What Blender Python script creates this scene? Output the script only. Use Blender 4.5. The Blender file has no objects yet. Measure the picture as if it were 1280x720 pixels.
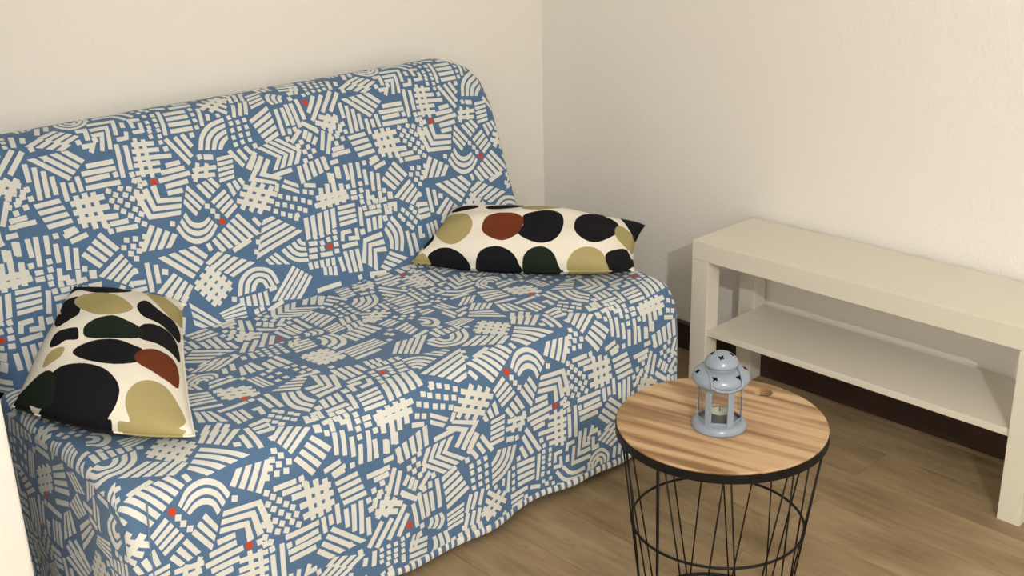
import bpy, bmesh, math, random
import numpy as np
from mathutils import Vector, Matrix, Euler, noise

# ---------------------------------------------------------------- camera, world, light
scene = bpy.context.scene
col = scene.collection
cam_d = bpy.data.cameras.new('camera'); cam_d.sensor_width = 36
cam_d.lens = 1471.9/1280*36; cam_d.clip_start = .02
cam = bpy.data.objects.new('camera', cam_d); col.objects.link(cam)
cam.location = (-2.55532, -2.55816, 1.39916); cam.rotation_euler = (1.21046, 0.02285, -0.76305)
scene.camera = cam
scene.view_settings.view_transform = 'Standard'; scene.view_settings.look = 'None'
scene.view_settings.gamma = 1; scene.view_settings.use_curve_mapping = False
scene.view_settings.exposure = 0.0
w = bpy.data.worlds.new('world'); scene.world = w; w.use_nodes = True
w.node_tree.nodes['Background'].inputs[0].default_value = (.9, .85, .75, 1)
w.node_tree.nodes['Background'].inputs[1].default_value = .02
LAMP = (-2.72, -3.48, 2.0)
ld = bpy.data.lights.new('room_lamp', 'POINT'); ld.energy = 140; ld.shadow_soft_size = .03
ld.color = (1.0, .975, .945)
lo = bpy.data.objects.new('room_lamp', ld); lo.location = LAMP; col.objects.link(lo)
lf = bpy.data.lights.new('ceiling_fill', 'AREA'); lf.shape = 'DISK'; lf.size = .5; lf.energy = 9; lf.color = (1.0, .93, .85)  # added soft fill that lifts the bench top; stands for no real fixture
lfo = bpy.data.objects.new('ceiling_fill', lf); lfo.location = (-2.25, -3.3, 2.44); col.objects.link(lfo)
scene.cycles.use_denoising = True

# ---------------------------------------------------------------- helpers
def link(o, parent=None):
    col.objects.link(o)
    if parent is not None: o.parent = parent
    return o
def obj(name, bm, mat, parent=None, smooth=False, angle=None):
    me = bpy.data.meshes.new(name); bm.normal_update(); bm.to_mesh(me); bm.free()
    for m in (mat if isinstance(mat, (list, tuple)) else [mat]): me.materials.append(m)
    if smooth:
        for p in me.polygons: p.use_smooth = True
        if angle is not None:
            me.set_sharp_from_angle(angle=angle)
    return link(bpy.data.objects.new(name, me), parent)
def thing(name, label, cat, loc=(0, 0, 0), rot=(0, 0, 0), group=None):
    o = bpy.data.objects.new(name, None); o.empty_display_size = .1
    o.location = loc; o.rotation_euler = rot; o['label'] = label; o['category'] = cat
    if group: o['group'] = group
    return link(o)
def box(bm, lo, hi, bev=0.0, seg=2):
    t = bmesh.new(); bmesh.ops.create_cube(t, size=1)
    for v in t.verts:
        v.co = Vector([(lo[k]+hi[k])/2+v.co[k]*(hi[k]-lo[k]) for k in range(3)])
    if bev: bmesh.ops.bevel(t, geom=t.edges[:], offset=bev, segments=seg, affect='EDGES', profile=.5)
    me = bpy.data.meshes.new('t'); t.to_mesh(me); t.free(); bm.from_mesh(me); bpy.data.meshes.remove(me)
    return bm
def lathe(bm, prof, seg=48, close=False):
    rings = []
    for r, z in prof:
        rings.append([bm.verts.new((r*math.cos(2*math.pi*k/seg), r*math.sin(2*math.pi*k/seg), z)) for k in range(seg)])
    for a, b in zip(rings[:-1], rings[1:]):
        for k in range(seg): bm.faces.new((a[k], a[(k+1) % seg], b[(k+1) % seg], b[k]))
    if close:
        bm.faces.new(rings[0][::-1]); bm.faces.new(rings[-1])
    return bm
def tube(bm, pts, r, seg=8, closed=False):
    pts = [Vector(p) for p in pts]; n = len(pts); rings = []
    up = Vector((0, 0, 1)); prev = None
    for i, p in enumerate(pts):
        if closed: t = pts[(i+1) % n]-pts[i-1]
        else: t = pts[min(i+1, n-1)]-pts[max(i-1, 0)]
        t.normalize()
        if prev is None:
            a = t.cross(up if abs(t.z) < .9 else Vector((1, 0, 0))).normalized()
        else:
            a = (prev-t*prev.dot(t)).normalized()
        prev = a; b = t.cross(a)
        rings.append([bm.verts.new(p+(a*math.cos(2*math.pi*k/seg)+b*math.sin(2*math.pi*k/seg))*r) for k in range(seg)])
    for i in range(n if closed else n-1):
        A, B = rings[i], rings[(i+1) % n]
        for k in range(seg): bm.faces.new((A[k], A[(k+1) % seg], B[(k+1) % seg], B[k]))
    if not closed: bm.faces.new(rings[0][::-1]); bm.faces.new(rings[-1])
    return bm
def srgb(r, g, b): return tuple(((c/255)/12.92 if c/255 <= .04045 else ((c/255+.055)/1.055)**2.4) for c in (r, g, b))+(1,)

# ---------------------------------------------------------------- materials
def mat(name, base, rough=.5, metal=0, spec=.5):
    m = bpy.data.materials.new(name); m.use_nodes = True
    b = m.node_tree.nodes['Principled BSDF']
    b.inputs['Base Color'].default_value = base; b.inputs['Roughness'].default_value = rough
    b.inputs['Metallic'].default_value = metal; b.inputs['Specular IOR Level'].default_value = spec
    return m
def nd(m, t, **kw):
    n = m.node_tree.nodes.new(t)
    for k, v in kw.items(): setattr(n, k, v)
    return n
def lk(m, a, b): m.node_tree.links.new(a, b)
def bsdf(m): return m.node_tree.nodes['Principled BSDF']
def coords(m, scale=(1, 1, 1), kind='Object', rot=(0, 0, 0)):
    tc = nd(m, 'ShaderNodeTexCoord'); mp = nd(m, 'ShaderNodeMapping')
    mp.inputs['Scale'].default_value = scale; mp.inputs['Rotation'].default_value = rot
    lk(m, tc.outputs[kind], mp.inputs[0]); return mp.outputs[0]
def noise_n(m, vec, scale, detail=3, rough=.5):
    n = nd(m, 'ShaderNodeTexNoise'); n.inputs['Scale'].default_value = scale
    n.inputs['Detail'].default_value = detail; n.inputs['Roughness'].default_value = rough
    lk(m, vec, n.inputs['Vector']); return n.outputs['Fac']
def ramp(m, fac, stops):
    r = nd(m, 'ShaderNodeValToRGB'); e = r.color_ramp.elements
    e[0].position, e[0].color = stops[0]; e[1].position, e[1].color = stops[-1]
    for p_, c_ in stops[1:-1]:
        x = e.new(p_); x.color = c_
    lk(m, fac, r.inputs[0]); return r.outputs[0]
def bump(m, h, strength, dist):
    b = nd(m, 'ShaderNodeBump'); b.inputs['Strength'].default_value = strength; b.inputs['Distance'].default_value = dist
    lk(m, h, b.inputs['Height']); lk(m, b.outputs[0], bsdf(m).inputs['Normal'])
def mul(m, a, b, op='MULTIPLY'):
    n = nd(m, 'ShaderNodeMath', operation=op)
    for i, x in enumerate((a, b)):
        if isinstance(x, (int, float)): n.inputs[i].default_value = x
        else: lk(m, x, n.inputs[i])
    return n.outputs[0]
def mixc(m, fac, a, b, mode='MIX'):
    n = nd(m, 'ShaderNodeMix', data_type='RGBA', blend_type=mode)
    for i, x in ((0, fac), (6, a), (7, b)):
        if isinstance(x, (int, float, tuple)): n.inputs[i].default_value = x
        else: lk(m, x, n.inputs[i])
    return n.outputs[2]

M_wall = mat('wall_plaster', srgb(236, 233, 226), .85, spec=.25)
v = coords(M_wall); bump(M_wall, mul(M_wall, noise_n(M_wall, v, 95, 3), mul(M_wall, noise_n(M_wall, v, 24, 2), .6), 'ADD'), .55, .003)
M_ceil = mat('ceiling_paint', srgb(235, 232, 224), .9, spec=.2)
M_base = mat('baseboard_dark_wood', srgb(60, 42, 36), .45)
v = coords(M_base, (6, 6, 60)); lk(M_base, ramp(M_base, noise_n(M_base, v, 3), [(.3, srgb(46, 31, 27)), (.8, srgb(68, 47, 40))]), bsdf(M_base).inputs['Base Color'])
M_white = mat('white_melamine', srgb(219, 214, 200), .38, spec=.4)
v = coords(M_white); bump(M_white, noise_n(M_white, v, 900, 2), .03, .0004)
M_black = mat('black_powder_coated_wire', srgb(20, 18, 17), .5, spec=.2)
M_brass = mat('brass', srgb(150, 115, 70), .4, .8)
M_blue = mat('pale_blue_enamel', srgb(135, 146, 160), .22, spec=.5)
M_cut = mat('dark_lantern_inside', srgb(12, 12, 13), .9, spec=.05)
M_wax = mat('white_wax', srgb(238, 234, 222), .5); bsdf(M_wax).inputs['Subsurface Weight'].default_value = .2
M_alu = mat('tealight_cup', srgb(190, 190, 190), .3, .9)
M_glass = mat('lantern_glass', (1, 1, 1, 1), .03); bsdf(M_glass).inputs['Transmission Weight'].default_value = 1; bsdf(M_glass).inputs['IOR'].default_value = 1.2
M_thread = mat('cover_seam', srgb(110, 132, 160), .85, spec=.1)
M_steel = mat('sofa_frame_steel', srgb(70, 70, 72), .45, .6)

def plank_mat():
    m = mat('wood_plank', srgb(140, 120, 95), .55, spec=.22)
    oi = nd(m, 'ShaderNodeObjectInfo'); tc = nd(m, 'ShaderNodeTexCoord')
    off = nd(m, 'ShaderNodeVectorMath', operation='ADD'); sc = nd(m, 'ShaderNodeVectorMath', operation='SCALE')
    cmb = nd(m, 'ShaderNodeCombineXYZ'); lk(m, mul(m, oi.outputs['Random'], 37.0), cmb.inputs[0]); lk(m, mul(m, oi.outputs['Random'], 91.0), cmb.inputs[1])
    lk(m, tc.outputs['Object'], off.inputs[0]); lk(m, cmb.outputs[0], off.inputs[1])
    mp = nd(m, 'ShaderNodeMapping'); mp.inputs['Scale'].default_value = (1, .13, 1); lk(m, off.outputs[0], mp.inputs[0])
    mp2 = nd(m, 'ShaderNodeMapping'); mp2.inputs['Scale'].default_value = (1, .35, 1); lk(m, off.outputs[0], mp2.inputs[0])
    n1 = noise_n(m, mp.outputs[0], 38, 5, .6); n2 = noise_n(m, mp2.outputs[0], 9, 3)
    f = mul(m, mul(m, n1, .55), mul(m, n2, .45), 'ADD')
    c = ramp(m, f, [(.33, srgb(120, 102, 76)), (.5, srgb(146, 126, 97)), (.68, srgb(166, 146, 113))])
    tone = mul(m, mul(m, oi.outputs['Random'], .16), .92, 'ADD')
    cc = nd(m, 'ShaderNodeCombineColor')
    for i in range(3): lk(m, tone, cc.inputs[i])
    c = mixc(m, 1.0, c, cc.outputs[0], 'MULTIPLY')
    n3 = noise_n(m, mp2.outputs[0], 30, 2)
    knots = ramp(m, n3, [(.70, (0, 0, 0, 1)), (.78, (1, 1, 1, 1))])
    c = mixc(m, mul(m, knots, .45), c, srgb(96, 76, 58))
    lk(m, c, bsdf(m).inputs['Base Color'])
    bump(m, n1, .12, .001)
    return m
M_plank = plank_mat()
M_gap = mat('floor_gap', srgb(100, 80, 60), .8)

def top_wood():
    m = mat('striped_light_wood', srgb(200, 165, 125), .42, spec=.35)
    v = coords(m, (1, 1, 1), rot=(0, 0, math.radians(77)))
    mp = nd(m, 'ShaderNodeMapping'); mp.inputs['Scale'].default_value = (.9, 13, 1); lk(m, v, mp.inputs[0])
    mp2 = nd(m, 'ShaderNodeMapping'); mp2.inputs['Scale'].default_value = (3, 130, 1); lk(m, v, mp2.inputs[0])
    n1 = noise_n(m, mp.outputs[0], 2.4, 2.5, .55); n2 = noise_n(m, mp2.outputs[0], 3, 3)
    f = mul(m, mul(m, n1, .9), mul(m, n2, .1), 'ADD')
    c = ramp(m, f, [(.38, srgb(130, 99, 68)), (.46, srgb(158, 124, 88)), (.53, srgb(188, 156, 119)), (.68, srgb(198, 167, 131))])
    lk(m, c, bsdf(m).inputs['Base Color']); bump(m, n2, .05, .0006)
    return m
M_wood = top_wood()

# printed textiles: the print is drawn here as polygons and rastered onto a repeat tile
def fill(img, P, colr, W, H):
    x0, y0 = np.floor(P.min(0)).astype(int)-1; x1, y1 = np.ceil(P.max(0)).astype(int)+1
    X, Y = np.meshgrid(np.arange(x0, x1)+.5, np.arange(y0, y1)+.5); ins = np.zeros(X.shape, bool); n = len(P)
    for i in range(n):
        (ax, ay), (bx, by) = P[i], P[(i+1) % n]
        if ay == by: continue
        ins ^= ((ay > Y) != (by > Y)) & (X < (bx-ax)*(Y-ay)/(by-ay)+ax)
    yy, xx = np.nonzero(ins)
    img[(yy+y0) % H, (xx+x0) % W] = colr
def make_image(name, img):
    H, W = img.shape[:2]
    im = bpy.data.images.new(name, W, H, alpha=False)
    im.colorspace_settings.name = 'sRGB'
    px = np.ones((H, W, 4), np.float32); px[..., :3] = img
    im.pixels.foreach_set(px.ravel()); im.update(); im.pack()
    return im
# every polygon: colour index, then its corner points in tenths of a millimetre
TILE = [
[0,[[2025,1574],[2551,1194],[2374,886],[2246,879],[2430,1182],[1917,1551]]],[0,[[1856,1538],[2362,1176],[2174,876],[2047,869],[2241,1164],[1748,1515]]],[0,[[1687,1502],[2174,1157],[1975,865],[1847,859],[2053,1145],[1579,1479]]],
[0,[[1518,1466],[1985,1138],[1775,855],[1648,849],[1864,1126],[1410,1443]]],[0,[[1374,1336],[1053,994],[979,1063],[1300,1406]]],[0,[[1411,1271],[952,752],[1571,537],[1672,577],[1133,789],[1505,1209]]],
[0,[[1567,1167],[1254,813],[1739,604],[1839,645],[1435,849],[1661,1105]]],[0,[[2297,813],[2285,386],[2405,415],[2408,829]]],[0,[[2469,838],[2473,431],[2593,460],[2580,854]]],
[0,[[2641,863],[2660,476],[2781,505],[2752,879]]],[0,[[2814,888],[2848,521],[2969,550],[2924,904]]],[0,[[2986,913],[3036,567],[3156,596],[3096,929]]],
[0,[[1885,592],[2201,404],[2184,315],[1824,529]]],[0,[[1789,493],[2175,265],[2159,176],[1728,430]]],[0,[[1701,519],[1619,342],[1526,385],[1609,562]]],
[0,[[2811,1866],[3158,1626],[3100,1542],[2753,1782]]],[0,[[3329,1515],[3145,1057],[3050,1095],[3234,1553]]],[0,[[3495,1414],[3269,941],[3177,985],[3403,1458]]],
[0,[[-1809,1044],[-1662,433],[-919,371],[-881,461],[-1564,528],[-1676,1064]]],[0,[[-1602,1075],[-1509,581],[-859,512],[-821,602],[-1411,676],[-1469,1095]]],[0,[[-1394,1107],[-1356,729],[-800,653],[-762,744],[-1258,824],[-1261,1127]]],
[0,[[-560,978],[-253,521],[-333,459],[-610,885]]],[0,[[-639,833],[-378,424],[-458,362],[-690,740]]],[0,[[-719,687],[-504,327],[-584,265],[-769,594]]],
[0,[[65,1013],[224,792],[134,736],[-38,989]]],[0,[[-96,976],[83,704],[-8,648],[-200,953]]],[0,[[-258,939],[-59,616],[-150,560],[-361,916]]],
[0,[[-115,490],[291,694],[325,615],[-69,412]]],[0,[[-43,367],[344,570],[378,491],[3,289]]],[0,[[29,245],[397,447],[431,367],[75,166]]],
[0,[[101,122],[450,323],[484,244],[147,43]]],[0,[[-172,449],[-278,487],[-316,382],[-211,343]]],[0,[[-72,310],[-177,348],[-216,243],[-111,205]]],
[0,[[-8,171],[-113,209],[-151,104],[-46,65]]],[1,[[81,3],[39,77],[-46,77],[-89,3],[-46,-71],[39,-71]]],[0,[[387,799],[459,477],[555,541],[482,815]]],
[0,[[536,824],[609,578],[705,642],[631,840]]],[0,[[685,849],[759,678],[855,743],[780,865]]],[0,[[-1117,104],[-1090,33],[-1064,-39],[-1034,-109],[-995,-170],[-944,-225],[-885,-275],[-819,-316],[-748,-341],[-668,-348],[-581,-341],[-493,-321],[-411,-291],[-339,-247],[-272,-189],[-207,-126],[-140,-65],[-178,-6],[-237,-57],[-295,-109],[-354,-158],[-418,-194],[-489,-219],[-566,-235],[-641,-240],[-711,-233],[-773,-211],[-832,-175],[-885,-131],[-931,-81],[-966,-24],[-992,40],[-1015,108],[-1039,174]]],
[0,[[-995,214],[-972,150],[-951,85],[-927,23],[-895,-31],[-852,-78],[-803,-119],[-748,-152],[-690,-172],[-626,-180],[-557,-175],[-487,-161],[-422,-140],[-363,-107],[-307,-65],[-253,-18],[-199,27],[-236,86],[-283,51],[-330,15],[-378,-18],[-428,-43],[-483,-59],[-542,-70],[-599,-72],[-653,-65],[-703,-47],[-750,-19],[-794,16],[-831,58],[-858,107],[-879,165],[-897,226],[-916,285]]],[0,[[-872,325],[-855,268],[-839,210],[-820,155],[-794,108],[-761,69],[-721,37],[-677,12],[-632,-4],[-584,-11],[-533,-10],[-481,-2],[-432,12],[-387,32],[-343,60],[-300,90],[-257,119],[-294,178],[-330,159],[-366,139],[-402,121],[-439,108],[-478,100],[-518,96],[-557,96],[-595,104],[-632,117],[-669,137],[-702,164],[-730,197],[-751,239],[-766,289],[-779,343],[-794,395]]],[0,[[-1099,259],[-1204,298],[-1242,192],[-1137,154]]],
[0,[[-390,-358],[-236,-666],[-113,-646],[-296,-307]]],[0,[[-243,-278],[-44,-635],[79,-615],[-148,-227]]],[0,[[-95,-198],[148,-603],[271,-583],[-1,-147]]],
[0,[[52,-118],[340,-572],[463,-552],[146,-67]]],[0,[[199,-38],[532,-541],[655,-520],[294,13]]],[0,[[347,42],[724,-509],[847,-489],[441,93]]],
[0,[[828,-79],[945,-285],[856,-335],[739,-129]]],[0,[[786,-628],[681,-590],[643,-695],[748,-733]]],[0,[[667,-833],[562,-794],[523,-899],[628,-938]]],
[0,[[-458,-383],[-429,-555],[-529,-572],[-559,-400]]],[0,[[1017,-209],[1270,-173],[1360,-244],[951,-322]]],[0,[[914,-386],[1411,-284],[1501,-356],[848,-499]]],
[0,[[810,-563],[1551,-396],[1641,-467],[744,-676]]],[0,[[707,-740],[1692,-507],[1782,-579],[640,-853]]],[0,[[603,-917],[1832,-619],[1922,-690],[537,-1030]]],
[0,[[1137,661],[614,113],[531,192],[1054,741]]],[0,[[1338,568],[810,17],[727,97],[1255,647]]],[0,[[1541,473],[1008,-79],[926,1],[1458,553]]],
[0,[[803,707],[1587,338],[1538,234],[754,603]]],[0,[[670,566],[1449,196],[1400,92],[621,462]]],[0,[[538,426],[1312,54],[1262,-50],[488,322]]],
[0,[[1706,267],[1601,305],[1562,200],[1667,161]]],[0,[[1897,182],[1792,220],[1753,115],[1858,76]]],[0,[[2074,121],[1969,159],[1930,54],[2035,16]]],
[0,[[2388,228],[2283,266],[2245,161],[2350,123]]],[0,[[2546,172],[2441,210],[2402,105],[2508,67]]],[0,[[2268,34],[2163,73],[2125,-33],[2230,-71]]],
[0,[[2427,-45],[2322,-6],[2283,-112],[2389,-150]]],[0,[[2244,-202],[2138,-163],[2100,-269],[2205,-307]]],[0,[[1574,101],[1468,140],[1430,34],[1535,-4]]],
[0,[[1757,39],[1652,77],[1613,-28],[1719,-67]]],[0,[[1930,-44],[1825,-5],[1787,-110],[1892,-149]]],[0,[[2110,-128],[2004,-89],[1966,-194],[2071,-233]]],
[0,[[1472,-49],[1366,-10],[1328,-115],[1433,-154]]],[0,[[1640,-152],[1535,-113],[1496,-218],[1601,-257]]],[0,[[1808,-233],[1702,-195],[1664,-300],[1769,-339]]],
[0,[[1946,-331],[1841,-292],[1803,-398],[1908,-436]]],[0,[[-1676,328],[-2063,-208],[-1942,-219],[-1583,265]]],[0,[[-1530,229],[-1873,-225],[-1752,-235],[-1436,166]]],
[0,[[-1383,130],[-1683,-241],[-1562,-252],[-1289,67]]],[0,[[-1236,31],[-1493,-258],[-1372,-268],[-1142,-32]]],[0,[[-1728,-420],[-1102,-1053],[-1012,-980],[-1570,-410]]],
[0,[[-1482,-404],[-962,-939],[-873,-866],[-1325,-393]]],[0,[[-1236,-388],[-823,-825],[-733,-752],[-1079,-377]]],[0,[[-991,-371],[-683,-711],[-594,-638],[-833,-361]]],
[0,[[-706,-795],[-333,-621],[-222,-686],[-629,-861]]],[0,[[-586,-898],[-160,-722],[-50,-786],[-510,-964]]],[0,[[-467,-1001],[13,-823],[123,-887],[-391,-1067]]],
[0,[[-348,-1104],[185,-923],[296,-988],[-272,-1169]]],[0,[[-229,-1206],[358,-1024],[469,-1089],[-152,-1272]]],[0,[[-1953,-467],[-2024,-1107],[-2125,-1096],[-2055,-456]]],
[0,[[-1774,-555],[-1828,-961],[-1929,-948],[-1876,-541]]],[0,[[-1587,-710],[-1709,-665],[-1754,-787],[-1632,-832]]],[0,[[-1985,-1145],[-1494,-815],[-1432,-885],[-1888,-1209]]],
[0,[[-1833,-1245],[-1398,-924],[-1336,-994],[-1736,-1309]]],[0,[[-1681,-1345],[-1302,-1034],[-1240,-1104],[-1583,-1409]]],[0,[[-1529,-1445],[-1206,-1143],[-1144,-1213],[-1431,-1509]]],
[0,[[-498,-954],[-1073,-1363],[-1139,-1270],[-564,-861]]],[0,[[-405,-1099],[-982,-1507],[-1048,-1413],[-471,-1005]]],[0,[[-311,-1244],[-889,-1652],[-955,-1558],[-377,-1150]]],
[0,[[-217,-1390],[-794,-1797],[-860,-1703],[-284,-1296]]],[0,[[-676,-857],[-256,-1510],[-353,-1572],[-773,-919]]],[0,[[-840,-975],[-422,-1626],[-519,-1689],[-937,-1037]]],
[0,[[-1003,-1091],[-585,-1742],[-681,-1804],[-1100,-1154]]],[0,[[-190,-1721],[-154,-1634],[-120,-1545],[-82,-1460],[-33,-1388],[31,-1329],[106,-1279],[185,-1240],[261,-1213],[332,-1197],[402,-1193],[472,-1199],[542,-1214],[616,-1236],[693,-1266],[765,-1307],[823,-1360],[861,-1429],[886,-1512],[905,-1600],[928,-1686],[831,-1697],[813,-1624],[798,-1549],[777,-1478],[747,-1420],[701,-1376],[645,-1341],[584,-1316],[524,-1297],[468,-1284],[411,-1278],[353,-1281],[295,-1294],[233,-1317],[168,-1349],[107,-1390],[53,-1440],[12,-1499],[-21,-1569],[-50,-1643],[-81,-1715]]],[0,[[-20,-1712],[8,-1648],[35,-1583],[65,-1521],[102,-1469],[149,-1425],[203,-1388],[260,-1359],[314,-1339],[365,-1328],[416,-1326],[465,-1332],[514,-1343],[565,-1360],[617,-1383],[665,-1414],[704,-1454],[730,-1506],[748,-1570],[762,-1637],[777,-1702],[681,-1713],[669,-1660],[659,-1607],[646,-1556],[627,-1514],[601,-1483],[568,-1458],[532,-1440],[497,-1426],[461,-1416],[424,-1411],[387,-1412],[348,-1420],[308,-1435],[265,-1458],[224,-1487],[188,-1520],[159,-1561],[134,-1608],[112,-1658],[88,-1706]]],
[0,[[149,-1703],[170,-1663],[190,-1622],[211,-1583],[236,-1549],[266,-1521],[300,-1497],[335,-1478],[368,-1465],[399,-1459],[429,-1459],[459,-1464],[487,-1473],[514,-1485],[540,-1500],[564,-1521],[585,-1548],[599,-1584],[609,-1627],[618,-1674],[627,-1718],[531,-1729],[525,-1697],[521,-1664],[515,-1634],[508,-1608],[500,-1589],[492,-1575],[481,-1564],[469,-1556],[455,-1549],[438,-1544],[420,-1543],[402,-1546],[382,-1554],[362,-1567],[341,-1583],[322,-1601],[305,-1622],[289,-1646],[274,-1672],[258,-1697]]],[0,[[-160,-1771],[-185,-1930],[-88,-1954],[-63,-1771]]],[0,[[-9,-1771],[-34,-1968],[63,-1992],[88,-1772]]],
[0,[[142,-1772],[118,-2006],[214,-2030],[238,-1772]]],[0,[[293,-1773],[269,-2043],[365,-2067],[389,-1773]]],[0,[[444,-1773],[420,-2081],[517,-2105],[540,-1773]]],
[0,[[609,-1721],[804,-1710],[810,-1812],[615,-1823]]],[0,[[-221,-1722],[-326,-1683],[-364,-1789],[-259,-1827]]],[0,[[1383,-1397],[604,-2045],[707,-2064],[1439,-1448]]],
[0,[[1471,-1476],[764,-2075],[866,-2094],[1527,-1527]]],[0,[[1559,-1555],[924,-2105],[1026,-2124],[1615,-1606]]],[0,[[1647,-1634],[1084,-2135],[1186,-2155],[1703,-1685]]],
[0,[[1735,-1713],[1244,-2166],[1346,-2185],[1791,-1764]]],[0,[[1222,-989],[1255,-1048],[1287,-1109],[1321,-1167],[1359,-1218],[1403,-1261],[1449,-1297],[1500,-1329],[1556,-1355],[1618,-1375],[1686,-1388],[1756,-1399],[1826,-1411],[1838,-1329],[1778,-1318],[1717,-1309],[1659,-1297],[1605,-1279],[1558,-1256],[1515,-1230],[1476,-1198],[1439,-1161],[1406,-1117],[1378,-1066],[1351,-1012],[1323,-960]]],[0,[[1380,-944],[1405,-992],[1429,-1042],[1455,-1088],[1484,-1129],[1517,-1163],[1552,-1192],[1591,-1216],[1633,-1237],[1682,-1252],[1735,-1264],[1790,-1273],[1844,-1283],[1857,-1202],[1812,-1192],[1766,-1184],[1722,-1174],[1683,-1161],[1648,-1144],[1617,-1124],[1590,-1101],[1564,-1073],[1540,-1038],[1520,-998],[1501,-956],[1481,-916]]],
[0,[[1538,-899],[1555,-936],[1571,-974],[1589,-1010],[1608,-1041],[1631,-1066],[1654,-1086],[1681,-1103],[1711,-1118],[1745,-1130],[1784,-1139],[1824,-1147],[1863,-1156],[1876,-1074],[1846,-1067],[1815,-1060],[1786,-1052],[1760,-1042],[1739,-1031],[1720,-1018],[1703,-1003],[1688,-984],[1674,-960],[1662,-931],[1651,-901],[1640,-871]]],[0,[[1697,-855],[1705,-880],[1714,-907],[1723,-931],[1733,-952],[1745,-968],[1757,-980],[1771,-990],[1788,-999],[1809,-1008],[1833,-1015],[1858,-1021],[1882,-1028],[1895,-946],[1880,-941],[1864,-935],[1850,-930],[1838,-924],[1829,-918],[1823,-912],[1817,-906],[1813,-896],[1808,-881],[1805,-864],[1801,-845],[1798,-826]]],[0,[[747,-1105],[821,-1231],[946,-1260],[826,-1080]]],
[0,[[870,-1066],[1016,-1276],[1141,-1305],[949,-1041]]],[0,[[993,-1027],[1211,-1321],[1336,-1351],[1071,-1003]]],[0,[[2055,-416],[1960,-923],[2082,-906],[2181,-406]]],
[0,[[2251,-401],[2150,-897],[2272,-880],[2377,-391]]],[0,[[2448,-386],[2341,-871],[2463,-854],[2573,-376]]],[0,[[2644,-370],[2531,-845],[2653,-828],[2769,-360]]],
[0,[[2840,-355],[2722,-819],[2843,-802],[2965,-345]]],[0,[[2254,-846],[2142,-852],[2148,-963],[2260,-958]]],[0,[[2444,-841],[2332,-847],[2337,-959],[2449,-953]]],
[0,[[2635,-810],[2524,-815],[2529,-927],[2641,-922]]],[0,[[2807,-839],[2695,-845],[2700,-956],[2812,-951]]],[0,[[2582,-980],[2470,-985],[2476,-1097],[2588,-1092]]],
[0,[[2766,-985],[2654,-991],[2660,-1103],[2772,-1097]]],[0,[[2338,-1153],[2227,-1158],[2232,-1270],[2344,-1264]]],[0,[[2387,-1021],[2275,-1027],[2280,-1139],[2392,-1133]]],
[0,[[1986,-973],[2208,-997],[2197,-1098],[1975,-1075]]],[0,[[1932,-1121],[2153,-1146],[2142,-1247],[1921,-1223]]],[0,[[1878,-1269],[2099,-1294],[2087,-1395],[1867,-1370]]],
[0,[[2628,-1139],[2760,-1152],[2750,-1254],[2618,-1241]]],[0,[[2592,-1298],[2724,-1311],[2713,-1413],[2581,-1399]]],[1,[[2580,-1205],[2537,-1131],[2452,-1131],[2410,-1205],[2452,-1279],[2537,-1279]]],
[0,[[2189,-1290],[2522,-1327],[2511,-1429],[2178,-1391]]],[0,[[1792,-1445],[1783,-1595],[1882,-1605],[1895,-1450]]],[0,[[1953,-1452],[1937,-1610],[2036,-1619],[2056,-1457]]],
[0,[[2114,-1460],[2091,-1625],[2190,-1634],[2217,-1465]]],[0,[[2275,-1468],[2245,-1640],[2344,-1649],[2378,-1473]]],[0,[[2436,-1476],[2399,-1654],[2498,-1664],[2539,-1481]]],
[0,[[2148,-1632],[2111,-1814],[2197,-1836],[2236,-1645]]],[0,[[2286,-1653],[2246,-1849],[2332,-1871],[2375,-1666]]],[0,[[2424,-1674],[2380,-1884],[2466,-1907],[2513,-1687]]],
[0,[[2812,183],[2730,-327],[2611,-308],[2693,202]]],[0,[[3015,244],[2914,-319],[2796,-298],[2897,265]]],[0,[[3223,466],[3125,-305],[3006,-289],[3104,481]]],
[0,[[3395,178],[3324,-291],[3206,-273],[3276,195]]],[0,[[2552,33],[3429,18],[3427,-102],[2550,-87]]],[0,[[2455,-140],[3446,-105],[3450,-225],[2459,-260]]],
[0,[[3434,590],[3394,304],[3293,318],[3333,605]]],[0,[[3645,612],[3626,228],[3524,234],[3544,617]]],[0,[[3815,612],[3719,5],[3618,21],[3715,628]]],
[0,[[4020,591],[3958,205],[3858,221],[3920,607]]],[0,[[4158,386],[4109,-4],[4008,8],[4057,398]]],[0,[[4347,284],[4254,-199],[4154,-180],[4247,303]]],
[0,[[4526,205],[4427,-218],[4327,-195],[4427,228]]],[0,[[3559,128],[3447,128],[3447,16],[3559,16]]],[0,[[3935,128],[3823,128],[3823,16],[3935,16]]],
[0,[[4222,604],[4110,604],[4110,492],[4222,492]]],[0,[[3907,-37],[3795,-37],[3795,-149],[3907,-149]]],[0,[[3853,-185],[3741,-185],[3741,-297],[3853,-297]]],
[0,[[3831,-320],[3719,-320],[3719,-432],[3831,-432]]],[0,[[3538,-42],[3700,-49],[3695,-151],[3533,-144]]],[0,[[3505,-173],[3688,-185],[3681,-287],[3498,-275]]],
[0,[[4076,-122],[4044,-275],[4177,-284],[4170,-386],[3919,-368],[3976,-100]]],[0,[[4429,-237],[4392,-411],[4501,-405],[4506,-507],[4265,-521],[4329,-216]]],[0,[[4589,-203],[4556,-317],[4458,-289],[4491,-174]]],
[0,[[4599,-296],[4745,-327],[4707,-503],[4561,-471]]],[0,[[4018,-381],[3906,-381],[3906,-493],[4018,-493]]],[0,[[4188,-378],[4076,-378],[4076,-490],[4188,-490]]],
[0,[[3851,-483],[3739,-483],[3739,-595],[3851,-595]]],[0,[[3918,-508],[4109,-511],[4107,-613],[3916,-610]]],[0,[[4144,-526],[4272,-535],[4266,-637],[4138,-628]]],
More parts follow.
